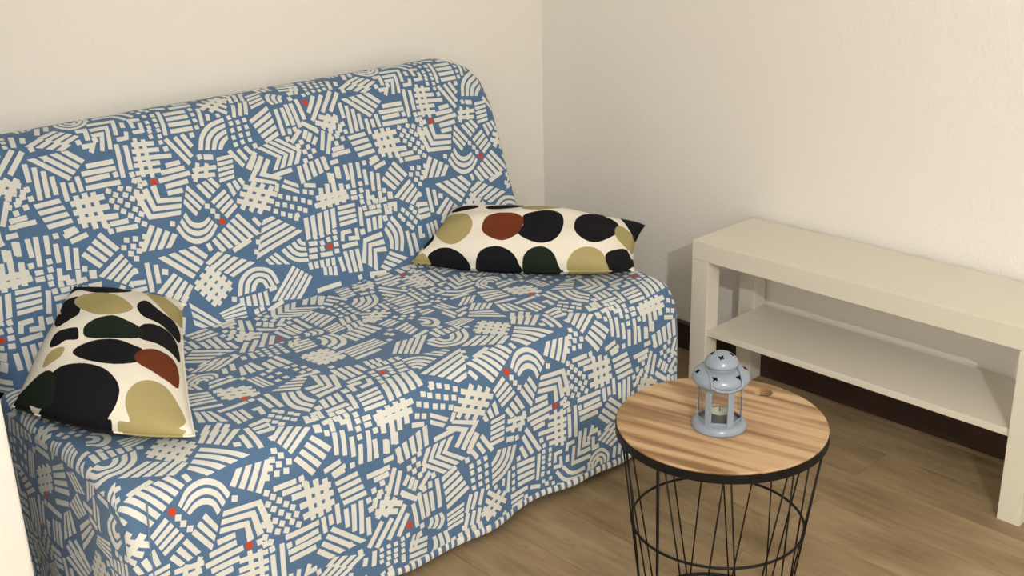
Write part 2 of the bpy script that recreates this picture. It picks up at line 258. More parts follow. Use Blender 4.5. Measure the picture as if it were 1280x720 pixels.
[0,[[3742,-636],[4242,-649],[4239,-751],[3739,-737]]],[0,[[4468,-588],[4440,-738],[4551,-747],[4542,-849],[4319,-830],[4368,-569]]],[0,[[4492,-572],[4789,-585],[4702,-831],[4606,-797],[4647,-681],[4487,-674]]],
[0,[[3052,-333],[3555,-358],[3537,-438],[3033,-418]]],[0,[[3022,-466],[3528,-483],[3511,-563],[3003,-551]]],[0,[[2992,-599],[3501,-608],[3484,-687],[2973,-685]]],
[0,[[2962,-732],[3474,-732],[3457,-812],[2943,-818]]],[0,[[3720,-505],[3600,-954],[3501,-928],[3621,-478]]],[0,[[3743,-807],[3670,-1129],[3780,-1126],[3853,-808]]],
[0,[[3916,-809],[3841,-1124],[3951,-1121],[4026,-810]]],[0,[[4088,-810],[4013,-1119],[4122,-1116],[4199,-811]]],[0,[[4353,-841],[4213,-841],[4213,-981],[4353,-981]]],
[0,[[3592,-1011],[3452,-1011],[3452,-1151],[3592,-1151]]],[0,[[2844,-1151],[2916,-926],[3208,-928],[3207,-1030],[2991,-1028],[2941,-1182]]],[0,[[3085,-1094],[3289,-1128],[3318,-942],[3419,-957],[3374,-1245],[3068,-1194]]],
[0,[[2834,-1250],[3296,-1257],[3294,-1359],[2832,-1352]]],[0,[[2812,-1421],[2802,-1936],[2904,-1953],[2922,-1427]]],[0,[[2984,-1431],[2962,-1963],[3065,-1980],[3094,-1437]]],
[0,[[3156,-1441],[3123,-1989],[3225,-2007],[3267,-1448]]],[0,[[2724,-1514],[2727,-1864],[2625,-1865],[2622,-1515]]],[0,[[3266,-1762],[3480,-1254],[4049,-1207],[4051,-1330],[3546,-1351],[3357,-1847]]],
[0,[[3408,-1895],[3582,-1406],[4052,-1400],[4055,-1523],[3647,-1503],[3498,-1981]]],[0,[[3549,-2028],[3684,-1557],[4056,-1592],[4058,-1715],[3749,-1655],[3640,-2114]]],[0,[[3399,-1744],[3294,-1706],[3255,-1811],[3361,-1850]]],
[0,[[4501,-893],[4546,-971],[4594,-1049],[4636,-1126],[4665,-1203],[4676,-1279],[4676,-1353],[4666,-1428],[4650,-1506],[4626,-1587],[4593,-1670],[4556,-1754],[4521,-1838],[4436,-1798],[4466,-1722],[4497,-1646],[4524,-1572],[4544,-1500],[4556,-1431],[4563,-1366],[4562,-1301],[4551,-1235],[4527,-1168],[4492,-1100],[4452,-1031],[4415,-963]]],[0,[[4366,-1002],[4399,-1065],[4434,-1128],[4465,-1191],[4487,-1253],[4497,-1314],[4499,-1373],[4495,-1433],[4485,-1496],[4467,-1563],[4442,-1633],[4415,-1704],[4388,-1775],[4304,-1734],[4324,-1672],[4346,-1610],[4366,-1548],[4379,-1490],[4385,-1436],[4386,-1386],[4382,-1336],[4373,-1285],[4356,-1233],[4332,-1179],[4306,-1126],[4280,-1072]]],[0,[[4232,-1112],[4253,-1160],[4275,-1208],[4294,-1256],[4309,-1303],[4318,-1349],[4323,-1393],[4324,-1438],[4320,-1487],[4309,-1540],[4292,-1597],[4273,-1654],[4256,-1712],[4171,-1671],[4183,-1622],[4196,-1573],[4207,-1525],[4214,-1481],[4214,-1441],[4210,-1406],[4203,-1371],[4195,-1335],[4185,-1297],[4172,-1259],[4159,-1220],[4146,-1182]]],
[0,[[4148,-1738],[4619,-2015],[4504,-2047],[4079,-1792]]],[0,[[4040,-1822],[4440,-2065],[4325,-2098],[3971,-1876]]],[0,[[3932,-1906],[4261,-2116],[4146,-2148],[3863,-1960]]],
[0,[[3824,-1990],[4081,-2166],[3967,-2198],[3755,-2044]]],[0,[[4889,-756],[4811,-836],[4892,-914],[4970,-834]]],[0,[[4743,-878],[4665,-958],[4745,-1036],[4823,-956]]],
[0,[[4808,-982],[4730,-1063],[4810,-1141],[4888,-1060]]],[0,[[4986,-872],[4908,-952],[4988,-1030],[5066,-950]]],[0,[[5165,-761],[5087,-841],[5167,-919],[5245,-839]]],
[0,[[5390,-745],[5312,-825],[5392,-903],[5470,-823]]],[0,[[5075,-995],[4997,-1075],[5077,-1153],[5155,-1073]]],[0,[[4926,-1133],[4848,-1213],[4928,-1291],[5006,-1211]]],
[0,[[5224,-885],[5146,-965],[5226,-1043],[5304,-963]]],[0,[[5302,-1014],[5224,-1095],[5304,-1173],[5382,-1092]]],[0,[[5152,-1124],[5074,-1204],[5154,-1282],[5232,-1202]]],
[0,[[4997,-1236],[4919,-1316],[4999,-1394],[5077,-1314]]],[0,[[4759,-471],[5375,-132],[5412,-207],[4848,-527]]],[0,[[4898,-558],[5433,-250],[5470,-325],[4986,-614]]],
[0,[[5036,-645],[5490,-368],[5527,-443],[5124,-700]]],[0,[[5174,-732],[5548,-485],[5585,-561],[5262,-787]]],[0,[[4539,30],[4828,-315],[4924,-261],[4633,96]]],
[0,[[4686,134],[4978,-231],[5073,-177],[4781,200]]],[0,[[4834,238],[5127,-146],[5222,-92],[4929,304]]],[0,[[4982,342],[5276,-62],[5372,-8],[5076,408]]],
[0,[[4410,411],[4794,484],[4813,384],[4429,311]]],[0,[[4310,539],[4630,616],[4654,517],[4334,440]]],[0,[[5642,153],[5535,186],[5502,79],[5609,46]]],
[0,[[5840,134],[5733,167],[5700,60],[5807,27]]],[0,[[6056,132],[5949,165],[5916,58],[6023,25]]],[0,[[5536,10],[5429,43],[5396,-64],[5503,-97]]],
[0,[[5747,-13],[5640,20],[5607,-87],[5714,-120]]],[0,[[5939,-11],[5832,22],[5799,-85],[5906,-118]]],[0,[[5644,-149],[5537,-116],[5504,-223],[5611,-256]]],
[0,[[5840,-136],[5733,-103],[5700,-210],[5807,-243]]],[0,[[5733,-279],[5626,-246],[5593,-353],[5700,-386]]],[0,[[4851,-1373],[4815,-2002],[4713,-1996],[4750,-1368]]],
[0,[[5019,-1461],[5008,-1947],[4906,-1944],[4917,-1458]]],[0,[[5283,-1349],[5238,-1545],[5314,-1552],[5305,-1653],[5112,-1637],[5184,-1326]]],[0,[[-4040,1787],[-4145,1825],[-4184,1720],[-4078,1681]]],
[0,[[-4142,1658],[-4248,1696],[-4286,1591],[-4181,1552]]],[0,[[-3972,1586],[-4077,1624],[-4116,1519],[-4011,1480]]],[0,[[-4280,1523],[-4385,1561],[-4423,1456],[-4318,1418]]],
[0,[[-4106,1432],[-4212,1471],[-4250,1366],[-4145,1327]]],[0,[[-4326,1348],[-4431,1387],[-4469,1282],[-4364,1243]]],[0,[[-2513,531],[-2618,569],[-2657,464],[-2552,426]]],
[0,[[5355,437],[5243,425],[5255,314],[5366,325]]],[0,[[5906,302],[5420,326],[5425,428],[5911,404]]],[0,[[5744,456],[5339,472],[5343,574],[5748,558]]],
[0,[[5168,484],[5122,1259],[5242,1266],[5288,491]]],[0,[[4956,502],[4938,1284],[5058,1287],[5076,505]]],[0,[[4750,572],[4751,1267],[4871,1266],[4870,572]]],
[0,[[5565,600],[4687,683],[4698,803],[5576,719]]],[0,[[5435,838],[4659,863],[4663,983],[5438,958]]],[0,[[5403,1067],[4663,1050],[4660,1170],[5400,1187]]],
[0,[[6137,388],[6039,441],[5985,343],[6083,289]]],[0,[[6024,506],[5925,559],[5872,461],[5970,407]]],[0,[[5908,623],[5810,676],[5756,578],[5854,524]]],
[0,[[5786,746],[5688,800],[5634,701],[5732,648]]],[0,[[5664,865],[5566,918],[5512,820],[5611,766]]],[0,[[6147,604],[6049,658],[5995,560],[6093,506]]],
[0,[[6051,735],[5953,789],[5899,690],[5998,637]]],[0,[[5916,862],[5818,916],[5764,817],[5863,764]]],[0,[[5788,984],[5689,1038],[5636,940],[5734,886]]],
[0,[[5610,1024],[5512,1078],[5458,980],[5556,926]]],[0,[[6197,835],[6099,888],[6045,790],[6144,736]]],[0,[[6064,967],[5966,1021],[5912,922],[6011,869]]],
[0,[[5940,1075],[5841,1128],[5788,1030],[5886,976]]],[0,[[5730,1124],[5632,1177],[5578,1079],[5676,1026]]],[0,[[5602,1234],[5504,1288],[5450,1189],[5548,1136]]],
[0,[[6199,1084],[6101,1138],[6047,1040],[6145,986]]],[0,[[6054,1188],[5956,1242],[5902,1144],[6001,1090]]],[0,[[5872,1235],[5774,1289],[5720,1191],[5818,1137]]],
[0,[[6318,1195],[6220,1249],[6166,1150],[6264,1097]]],[0,[[6228,1330],[6130,1383],[6076,1285],[6174,1231]]],[0,[[6304,958],[6206,1012],[6152,913],[6250,860]]],
[0,[[4599,739],[4077,709],[4050,807],[4576,835]]],[0,[[4562,889],[4035,862],[4009,960],[4539,985]]],[0,[[4526,1039],[3994,1015],[3967,1113],[4502,1135]]],
[0,[[4489,1189],[3952,1168],[3926,1266],[4465,1285]]],[0,[[4616,560],[4361,522],[4346,623],[4601,661]]],[0,[[3871,867],[3478,865],[3478,967],[3870,969]]],
[0,[[3730,995],[3382,981],[3378,1083],[3726,1097]]],[0,[[3600,1227],[3489,1216],[3500,1105],[3611,1116]]],[0,[[4917,1324],[4907,1653],[5009,1656],[5019,1328]]],
[0,[[4748,1342],[4745,1554],[4847,1555],[4850,1343]]],[0,[[4568,1194],[4581,1599],[4683,1596],[4670,1191]]],[0,[[4387,1370],[4403,1762],[4504,1758],[4488,1365]]],
[0,[[4208,1348],[4267,1911],[4368,1901],[4310,1337]]],[0,[[4040,1333],[4114,2022],[4215,2011],[4141,1322]]],[0,[[3932,1735],[3950,2120],[4052,2115],[4034,1730]]],
[0,[[3816,1307],[3705,1296],[3716,1184],[3828,1195]]],[0,[[3670,1401],[3559,1390],[3570,1278],[3681,1290]]],[0,[[3964,1456],[3852,1445],[3863,1334],[3975,1345]]],
[0,[[3817,1523],[3706,1511],[3717,1400],[3829,1411]]],[0,[[3946,1657],[3835,1646],[3846,1534],[3958,1545]]],[0,[[3420,1518],[3736,1887],[3827,1809],[3511,1440]]],
[0,[[3255,1626],[3559,1924],[3643,1838],[3339,1540]]],[0,[[3652,1493],[3132,1710],[3178,1821],[3699,1604]]],[0,[[3782,1636],[3271,1829],[3313,1941],[3825,1749]]],
[0,[[5841,1298],[5072,1322],[5075,1424],[5844,1400]]],[0,[[5657,1491],[5116,1478],[5113,1580],[5655,1593]]],[0,[[5837,1609],[5077,1629],[5080,1731],[5839,1711]]],
[0,[[5833,1758],[5223,1768],[5225,1870],[5835,1860]]],[0,[[5841,1585],[5730,1573],[5741,1462],[5852,1473]]],[0,[[4774,1607],[4080,2200],[4233,2204],[4856,1669]]],
[0,[[4901,1704],[4320,2207],[4473,2211],[4983,1766]]],[0,[[5029,1801],[4560,2214],[4713,2219],[5111,1862]]],[0,[[5157,1897],[4800,2221],[4953,2226],[5238,1959]]],
[0,[[4092,2353],[3710,1919],[3634,1987],[4015,2421]]],[0,[[3922,2429],[3479,1944],[3404,2012],[3847,2497]]],[0,[[3630,2368],[3133,1782],[3055,1847],[3552,2434]]],
[0,[[3397,2385],[3098,1992],[3016,2054],[3316,2447]]],[0,[[3822,2603],[3733,2594],[3742,2504],[3831,2513]]],[0,[[3653,2590],[3563,2581],[3572,2491],[3662,2500]]],
[0,[[3486,2605],[3396,2596],[3405,2506],[3495,2515]]],[0,[[3309,2564],[3219,2555],[3228,2465],[3318,2474]]],[0,[[3167,2536],[3077,2527],[3086,2437],[3176,2446]]],
[0,[[3844,2742],[3754,2733],[3763,2643],[3853,2652]]],[0,[[3674,2729],[3585,2720],[3594,2631],[3683,2640]]],[0,[[3507,2745],[3418,2736],[3427,2646],[3516,2655]]],
[0,[[3322,2693],[3232,2684],[3241,2594],[3331,2603]]],[0,[[3863,2867],[3774,2858],[3783,2768],[3872,2777]]],[0,[[3694,2855],[3604,2846],[3613,2756],[3703,2765]]],
[0,[[3524,2857],[3435,2848],[3444,2758],[3533,2767]]],[0,[[3341,2820],[3251,2811],[3260,2721],[3350,2730]]],[0,[[3729,2974],[3639,2965],[3648,2875],[3738,2884]]],
[0,[[3550,2981],[3461,2972],[3470,2882],[3559,2891]]],[0,[[4101,2596],[4160,2761],[4256,2726],[4198,2562]]],[0,[[3892,2522],[3959,2846],[4059,2825],[3991,2501]]],
[0,[[3260,2862],[3279,3035],[3380,3024],[3361,2851]]],[0,[[5078,2326],[4845,2232],[4723,2277],[4977,2381]]],[0,[[4919,2412],[4655,2303],[4533,2348],[4818,2466]]],
[0,[[4760,2497],[4464,2374],[4342,2419],[4658,2552]]],[0,[[4601,2583],[4274,2444],[4152,2490],[4499,2638]]],[0,[[3023,261],[3045,508],[3146,499],[3125,253]]],
[0,[[3258,343],[3280,619],[3381,611],[3360,335]]],[0,[[3011,608],[3040,899],[3141,889],[3112,597]]],[0,[[2870,1290],[3014,1453],[3090,1385],[2946,1223]]],
[0,[[2752,1376],[2892,1571],[2975,1511],[2835,1316]]],[0,[[2668,1467],[2793,1653],[2878,1597],[2753,1410]]],[0,[[3121,1485],[2830,1723],[2895,1802],[3185,1564]]],
[0,[[2323,1442],[2649,1698],[2712,1618],[2386,1362]]],[0,[[2333,1607],[2353,1748],[2454,1734],[2434,1592]]],[0,[[2156,1610],[2159,2260],[2261,2259],[2258,1610]]],
[0,[[2666,1714],[2622,2318],[2723,2325],[2768,1722]]],[0,[[2509,1794],[2480,2319],[2582,2324],[2611,1800]]],[0,[[2356,1813],[2339,2258],[2441,2262],[2458,1817]]],
[0,[[2847,1877],[2804,2405],[2905,2414],[2948,1886]]],[0,[[2620,975],[2509,963],[2520,852],[2631,863]]],[0,[[2781,1056],[2670,1045],[2681,934],[2792,945]]],
[0,[[2673,1189],[2562,1178],[2573,1066],[2684,1078]]],[0,[[2918,1167],[2807,1156],[2818,1044],[2929,1055]]],[0,[[2798,1287],[2687,1276],[2698,1164],[2810,1176]]],
[0,[[2663,1429],[2552,1418],[2563,1306],[2674,1318]]],[0,[[2547,1353],[2436,1342],[2447,1231],[2558,1242]]],[0,[[2331,1567],[2219,1556],[2231,1444],[2342,1455]]],
[0,[[2606,1755],[2494,1744],[2506,1633],[2617,1644]]],[0,[[3452,689],[3218,679],[3214,781],[3448,791]]],[0,[[3475,851],[3326,852],[3327,954],[3476,953]]],
[0,[[3507,987],[3387,963],[3367,1063],[3487,1087]]],[0,[[1362,896],[1508,1097],[1591,1037],[1444,836]]],[0,[[1186,962],[1377,1209],[1457,1146],[1267,900]]],
[0,[[1016,1026],[1264,1328],[1343,1264],[1095,961]]],[0,[[896,1086],[645,1503],[732,1555],[983,1139]]],[0,[[1025,1207],[871,1480],[960,1530],[1114,1257]]],
[0,[[1193,1325],[1069,1519],[1155,1574],[1279,1380]]],[0,[[1431,1571],[1320,1560],[1331,1449],[1442,1460]]],[0,[[951,1687],[851,1677],[861,1577],[961,1587]]],
[0,[[1141,1712],[1041,1702],[1051,1602],[1151,1612]]],[0,[[1343,1729],[1244,1719],[1254,1619],[1353,1629]]],[0,[[954,1856],[855,1846],[865,1746],[964,1756]]],
[0,[[1151,1872],[1052,1862],[1062,1762],[1161,1772]]],[0,[[1344,1873],[1245,1863],[1255,1763],[1354,1773]]],[0,[[977,2024],[877,2014],[887,1914],[987,1924]]],
[0,[[1165,2030],[1065,2020],[1075,1921],[1175,1931]]],[0,[[1356,2038],[1256,2028],[1266,1928],[1365,1938]]],[0,[[995,2188],[895,2178],[905,2079],[1005,2089]]],
[0,[[1178,2186],[1079,2176],[1089,2077],[1188,2087]]],[0,[[1360,2206],[1260,2196],[1270,2097],[1370,2107]]],[0,[[995,2332],[895,2322],[905,2223],[1005,2233]]],
[0,[[-23,1672],[9,1756],[39,1841],[73,1924],[119,1998],[178,2063],[246,2123],[323,2175],[406,2218],[499,2248],[601,2267],[706,2282],[809,2300],[801,2211],[712,2194],[621,2179],[534,2160],[454,2133],[382,2095],[316,2051],[257,1999],[205,1942],[165,1878],[133,1805],[106,1730],[76,1657]]],[0,[[132,1648],[160,1716],[186,1785],[216,1852],[254,1911],[301,1963],[355,2010],[415,2051],[480,2085],[553,2111],[633,2129],[715,2145],[796,2161],[788,2073],[721,2056],[654,2041],[588,2024],[528,2000],[474,1971],[425,1938],[380,1899],[341,1856],[308,1805],[281,1749],[256,1690],[231,1633]]],[0,[[287,1624],[311,1676],[334,1729],[359,1780],[389,1825],[425,1863],[464,1897],[508,1927],[555,1953],[607,1974],[665,1991],[725,2007],[783,2023],[775,1934],[731,1918],[686,1903],[642,1887],[602,1868],[567,1847],[534,1824],[504,1799],[476,1769],[451,1733],[429,1693],[407,1650],[386,1609]]],
[0,[[441,1600],[462,1636],[482,1673],[502,1708],[525,1738],[549,1763],[573,1784],[600,1802],[629,1820],[662,1838],[697,1853],[734,1869],[770,1884],[762,1796],[740,1781],[718,1765],[697,1750],[677,1735],[659,1723],[643,1711],[628,1699],[611,1683],[594,1661],[576,1637],[558,1611],[540,1585]]],[0,[[2086,1643],[1703,1507],[1666,1591],[2078,1745]]],[0,[[2073,1802],[1645,1639],[1608,1723],[2065,1904]]],
[0,[[2061,1962],[1587,1771],[1550,1855],[2052,2064]]],[0,[[2048,2121],[1529,1902],[1492,1987],[2040,2223]]],[0,[[2035,2280],[1472,2034],[1435,2119],[2027,2382]]],
[0,[[2042,2484],[1601,2375],[1612,2450],[2045,2550]]],[0,[[2047,2588],[1618,2492],[1628,2567],[2050,2654]]],[0,[[2051,2692],[1634,2609],[1644,2684],[2054,2758]]],
[0,[[2056,2796],[1650,2726],[1661,2801],[2059,2862]]],[0,[[1368,2285],[1521,2657],[1605,2623],[1452,2251]]],[0,[[1217,2286],[1367,2629],[1449,2593],[1300,2250]]],
[0,[[1044,2277],[1172,2600],[1256,2566],[1128,2243]]],[0,[[1478,2672],[1587,3001],[1673,2972],[1563,2644]]],[0,[[1322,2673],[1414,2980],[1500,2954],[1409,2648]]],
[0,[[1168,2660],[1262,2982],[1348,2957],[1254,2634]]],[0,[[393,2312],[433,2470],[521,2448],[480,2290]]],[0,[[201,2212],[301,2681],[389,2663],[289,2193]]],
[0,[[557,2554],[1087,2873],[1139,2787],[609,2469]]],[0,[[391,2653],[1032,3039],[1084,2953],[443,2568]]],[0,[[925,2353],[395,2808],[460,2884],[990,2428]]],
[0,[[995,2513],[565,2898],[632,2973],[1062,2587]]],[0,[[1081,2659],[750,2948],[816,3023],[1147,2735]]],[0,[[753,2432],[659,2423],[668,2328],[763,2338]]],
[0,[[146,2246],[52,2237],[61,2142],[156,2152]]],[0,[[167,2413],[73,2404],[82,2309],[177,2319]]],[0,[[188,2574],[93,2565],[103,2470],[197,2480]]],
[0,[[208,2733],[114,2724],[123,2629],[218,2639]]],[0,[[265,2788],[-264,2804],[-261,2906],[268,2890]]],[0,[[263,2944],[-123,2951],[-121,3021],[265,3014]]],
[0,[[257,3053],[-89,3058],[-88,3128],[258,3123]]],[1,[[3147,2290],[3105,2363],[3020,2363],[2977,2290],[3020,2216],[3105,2216]]],[0,[[2173,2382],[2156,2419],[2137,2457],[2122,2494],[2114,2530],[2117,2566],[2127,2602],[2141,2636],[2159,2664],[2180,2685],[2206,2701],[2233,2714],[2259,2729],[2337,2691],[2314,2678],[2291,2665],[2269,2651],[2251,2632],[2235,2608],[2222,2580],[2212,2550],[2209,2519],[2214,2487],[2225,2453],[2239,2419],[2252,2385]]],
[0,[[2297,2387],[2286,2419],[2275,2451],[2266,2483],[2262,2513],[2266,2541],[2275,2568],[2288,2593],[2302,2614],[2319,2631],[2339,2645],[2360,2657],[2380,2670],[2458,2633],[2441,2621],[2424,2609],[2408,2597],[2394,2582],[2381,2565],[2370,2546],[2361,2525],[2357,2502],[2358,2476],[2363,2448],[2370,2419],[2376,2391]]],[0,[[2420,2393],[2416,2419],[2412,2446],[2409,2472],[2410,2496],[2415,2516],[2423,2533],[2434,2549],[2445,2564],[2458,2577],[2472,2589],[2487,2601],[2501,2612],[2579,2575],[2568,2564],[2557,2554],[2546,2543],[2537,2532],[2527,2521],[2518,2511],[2511,2500],[2505,2485],[2501,2465],[2500,2443],[2500,2419],[2499,2396]]],[0,[[-690,837],[-1055,836],[-1055,938],[-690,939]]],
[0,[[-502,1008],[-1051,985],[-1055,1087],[-506,1110]]],[0,[[-399,1177],[-1159,1137],[-1164,1239],[-404,1278]]],[0,[[-486,1312],[-1057,1299],[-1059,1401],[-488,1413]]],
[0,[[-550,1453],[-896,1435],[-902,1536],[-555,1554]]],[1,[[-1194,1197],[-1236,1271],[-1321,1271],[-1364,1197],[-1321,1124],[-1236,1124]]],[0,[[-1315,1299],[-1259,2147],[-1164,2141],[-1220,1293]]],
[0,[[-1514,1354],[-1432,2213],[-1337,2204],[-1419,1345]]],[0,[[-1045,1368],[-1617,1403],[-1611,1498],[-1039,1462]]],[0,[[-1005,1533],[-1598,1575],[-1592,1670],[-998,1628]]],
[0,[[-700,1636],[-1570,1718],[-1561,1812],[-691,1731]]],[0,[[-930,1818],[-1543,1881],[-1533,1976],[-920,1912]]],[0,[[-997,1972],[-1505,2031],[-1494,2125],[-986,2066]]],
[0,[[-1440,1274],[-1552,1263],[-1541,1152],[-1429,1163]]],[0,[[-1538,1366],[-1649,1355],[-1638,1244],[-1526,1255]]],[0,[[-116,1050],[21,1369],[108,1332],[-28,1013]]],
[0,[[-384,1023],[-188,1423],[-103,1381],[-298,981]]],[0,[[173,1019],[-387,1088],[-375,1182],[184,1113]]],[0,[[256,1182],[-319,1212],[-314,1307],[261,1277]]],
[0,[[250,1397],[32,1437],[54,1555],[271,1515]]],[0,[[-4,1581],[-115,1570],[-104,1458],[7,1470]]],[0,[[-373,1396],[-748,2037],[-660,2089],[-285,1448]]],
[0,[[-276,1537],[-529,2040],[-438,2086],[-185,1583]]],[0,[[-196,1761],[-349,2074],[-257,2119],[-104,1805]]],[0,[[-19,2100],[-131,2089],[-120,1977],[-8,1988]]],
[0,[[-718,1910],[-829,1898],[-818,1787],[-706,1798]]],[0,[[623,891],[230,862],[245,941],[638,966]]],[0,[[647,1009],[253,984],[268,1062],[662,1083]]],
[0,[[671,1126],[276,1106],[290,1184],[686,1200]]],[0,[[694,1243],[298,1228],[313,1306],[710,1318]]],[0,[[718,1360],[321,1350],[336,1428],[734,1435]]],
[0,[[-792,2057],[-882,2048],[-873,1959],[-783,1968]]],[0,[[-767,2193],[-857,2184],[-848,2095],[-758,2104]]],[0,[[-967,2220],[-1057,2211],[-1048,2122],[-958,2131]]],
[0,[[-751,2333],[-840,2324],[-831,2235],[-742,2243]]],[0,[[-952,2345],[-1042,2336],[-1033,2247],[-943,2256]]],[0,[[-736,2451],[-826,2442],[-817,2353],[-727,2362]]],
[0,[[-928,2444],[-1017,2435],[-1008,2345],[-919,2354]]],[0,[[-719,2598],[-808,2589],[-799,2499],[-710,2508]]],[0,[[-912,2575],[-1002,2566],[-993,2476],[-903,2485]]],
[0,[[-880,2776],[-969,2767],[-960,2677],[-871,2686]]],[0,[[-718,2958],[-807,2949],[-798,2859],[-709,2868]]],[0,[[-932,2945],[-1022,2936],[-1013,2846],[-923,2855]]],
[0,[[-1001,3088],[-1091,3079],[-1082,2990],[-992,2999]]],[0,[[-798,2651],[-775,2773],[-675,2754],[-698,2632]]],[0,[[-714,2147],[-617,2808],[-528,2795],[-625,2134]]],
[0,[[-1651,1510],[-1763,1499],[-1752,1387],[-1640,1398]]],[0,[[-1740,1563],[-1692,2102],[-1590,2093],[-1638,1554]]],[0,[[-1960,1429],[-1879,2156],[-1778,2145],[-1859,1418]]],
[0,[[-4,2141],[-535,2153],[-526,2252],[1,2240]]],[0,[[4,2296],[-522,2308],[-513,2408],[10,2395]]],[0,[[13,2451],[-508,2463],[-500,2563],[18,2550]]],
[0,[[21,2606],[-495,2618],[-487,2718],[27,2705]]],[0,[[-2525,2492],[-2912,2330],[-2994,2386],[-2601,2544]]],[0,[[-2644,2574],[-3039,2418],[-3121,2475],[-2720,2626]]],
[0,[[-2763,2656],[-3167,2507],[-3248,2564],[-2839,2708]]],[0,[[-2882,2737],[-3294,2596],[-3375,2653],[-2958,2790]]],[0,[[-2462,2110],[-2415,2184],[-2567,2186],[-2565,2288],[-2236,2282],[-2375,2056]]],
[0,[[-2439,2366],[-2403,2574],[-2543,2573],[-2544,2675],[-2281,2677],[-2339,2348]]],[0,[[-2187,2396],[-2299,2385],[-2287,2273],[-2176,2285]]],[0,[[-2550,2412],[-2661,2401],[-2650,2289],[-2539,2301]]],
[0,[[-2214,2085],[-2104,2400],[-2266,2401],[-2266,2491],[-1977,2490],[-2129,2055]]],[0,[[-2027,2084],[-1924,2551],[-2249,2546],[-2251,2636],[-1811,2643],[-1940,2065]]],[0,[[-1797,2365],[-1712,2706],[-2232,2724],[-2229,2814],[-1598,2792],[-1709,2343]]],
[0,[[-1464,2380],[-1521,2201],[-1774,2201],[-1774,2291],[-1587,2291],[-1550,2407]]],[0,[[-1575,2508],[-1548,2664],[-1449,2647],[-1476,2491]]],[0,[[-3143,2843],[-3048,3083],[-2953,3045],[-3049,2805]]],
[0,[[-3375,2759],[-3239,3071],[-3145,3030],[-3281,2718]]],[0,[[-2049,3105],[-2088,3033],[-2126,2958],[-2166,2888],[-2215,2831],[-2275,2786],[-2343,2751],[-2413,2726],[-2479,2711],[-2540,2707],[-2599,2714],[-2654,2729],[-2705,2753],[-2755,2787],[-2802,2831],[-2841,2880],[-2864,2926],[-2867,2969],[-2854,3012],[-2835,3054],[-2818,3097],[-2748,3099],[-2761,3062],[-2776,3025],[-2785,2989],[-2783,2952],[-2764,2915],[-2733,2876],[-2696,2841],[-2656,2813],[-2615,2794],[-2570,2782],[-2523,2776],[-2474,2780],[-2422,2791],[-2367,2811],[-2313,2839],[-2265,2875],[-2226,2922],[-2192,2979],[-2160,3039],[-2127,3098]]],[0,[[-2171,3095],[-2200,3043],[-2229,2990],[-2259,2941],[-2294,2900],[-2335,2869],[-2380,2845],[-2427,2828],[-2471,2818],[-2513,2815],[-2554,2820],[-2593,2831],[-2629,2847],[-2662,2871],[-2694,2901],[-2720,2935],[-2737,2968],[-2739,3000],[-2731,3033],[-2719,3067],[-2709,3100],[-2639,3102],[-2645,3075],[-2652,3047],[-2657,3020],[-2655,2994],[-2643,2970],[-2625,2946],[-2603,2925],[-2580,2908],[-2554,2896],[-2526,2888],[-2496,2884],[-2466,2886],[-2436,2893],[-2404,2905],[-2373,2922],[-2345,2944],[-2319,2974],[-2295,3011],[-2272,3050],[-2249,3088]]],
[0,[[-2293,3084],[-2313,3054],[-2332,3022],[-2352,2993],[-2373,2969],[-2395,2951],[-2417,2938],[-2440,2929],[-2463,2924],[-2486,2923],[-2510,2926],[-2532,2933],[-2552,2942],[-2570,2955],[-2587,2971],[-2600,2990],[-2609,3009],[-2611,3031],[-2608,3055],[-2603,3079],[-2599,3103],[-2529,3105],[-2529,3087],[-2529,3068],[-2529,3051],[-2527,3036],[-2523,3025],[-2518,3016],[-2511,3009],[-2503,3003],[-2493,2998],[-2481,2994],[-2469,2992],[-2458,2992],[-2449,2994],[-2441,2998],[-2433,3004],[-2424,3013],[-2412,3026],[-2398,3043],[-2384,3061],[-2371,3078]]],[0,[[-1076,2543],[-1106,2294],[-1369,2290],[-1371,2380],[-1186,2383],[-1166,2554]]],[0,[[-1081,2604],[-1266,2630],[-1260,2450],[-1350,2447],[-1359,2734],[-1068,2694]]],
[0,[[-1393,2704],[-1448,2768],[-1500,2834],[-1552,2888],[-1612,2924],[-1691,2941],[-1788,2944],[-1897,2941],[-2003,2940],[-2004,3030],[-1898,3031],[-1789,3034],[-1680,3031],[-1578,3009],[-1496,2959],[-1432,2893],[-1379,2826],[-1325,2763]]],[0,[[-1194,2760],[-1250,2837],[-1301,2915],[-1356,2980],[-1427,3028],[-1528,3056],[-1657,3070],[-1798,3078],[-1937,3089],[-1929,3178],[-1792,3167],[-1649,3160],[-1511,3145],[-1388,3111],[-1295,3048],[-1229,2969],[-1177,2888],[-1121,2814]]],[0,[[-1147,3084],[-1641,3172],[-1625,3261],[-1131,3173]]],
[0,[[3085,-3076],[2990,-2323],[3114,-2308],[3209,-3061]]],[0,[[2900,-3064],[2808,-2308],[2933,-2293],[3024,-3049]]],[0,[[2714,-3051],[2625,-2293],[2749,-2278],[2838,-3037]]],
[0,[[3272,-3007],[2607,-2961],[2616,-2836],[3281,-2883]]],[0,[[3251,-2842],[2588,-2794],[2597,-2669],[3261,-2717]]],[0,[[3230,-2679],[2569,-2628],[2579,-2503],[3240,-2554]]],
[0,[[3209,-2518],[2550,-2465],[2560,-2340],[3219,-2393]]],[0,[[4178,-2794],[4067,-2806],[4078,-2917],[4190,-2906]]],[0,[[4097,-2576],[3985,-2587],[3997,-2698],[4108,-2687]]],
[0,[[4353,-2745],[4241,-2757],[4253,-2868],[4364,-2857]]],[0,[[4310,-2541],[4199,-2552],[4210,-2664],[4321,-2653]]],[0,[[4298,-2293],[4187,-2304],[4198,-2415],[4310,-2404]]],
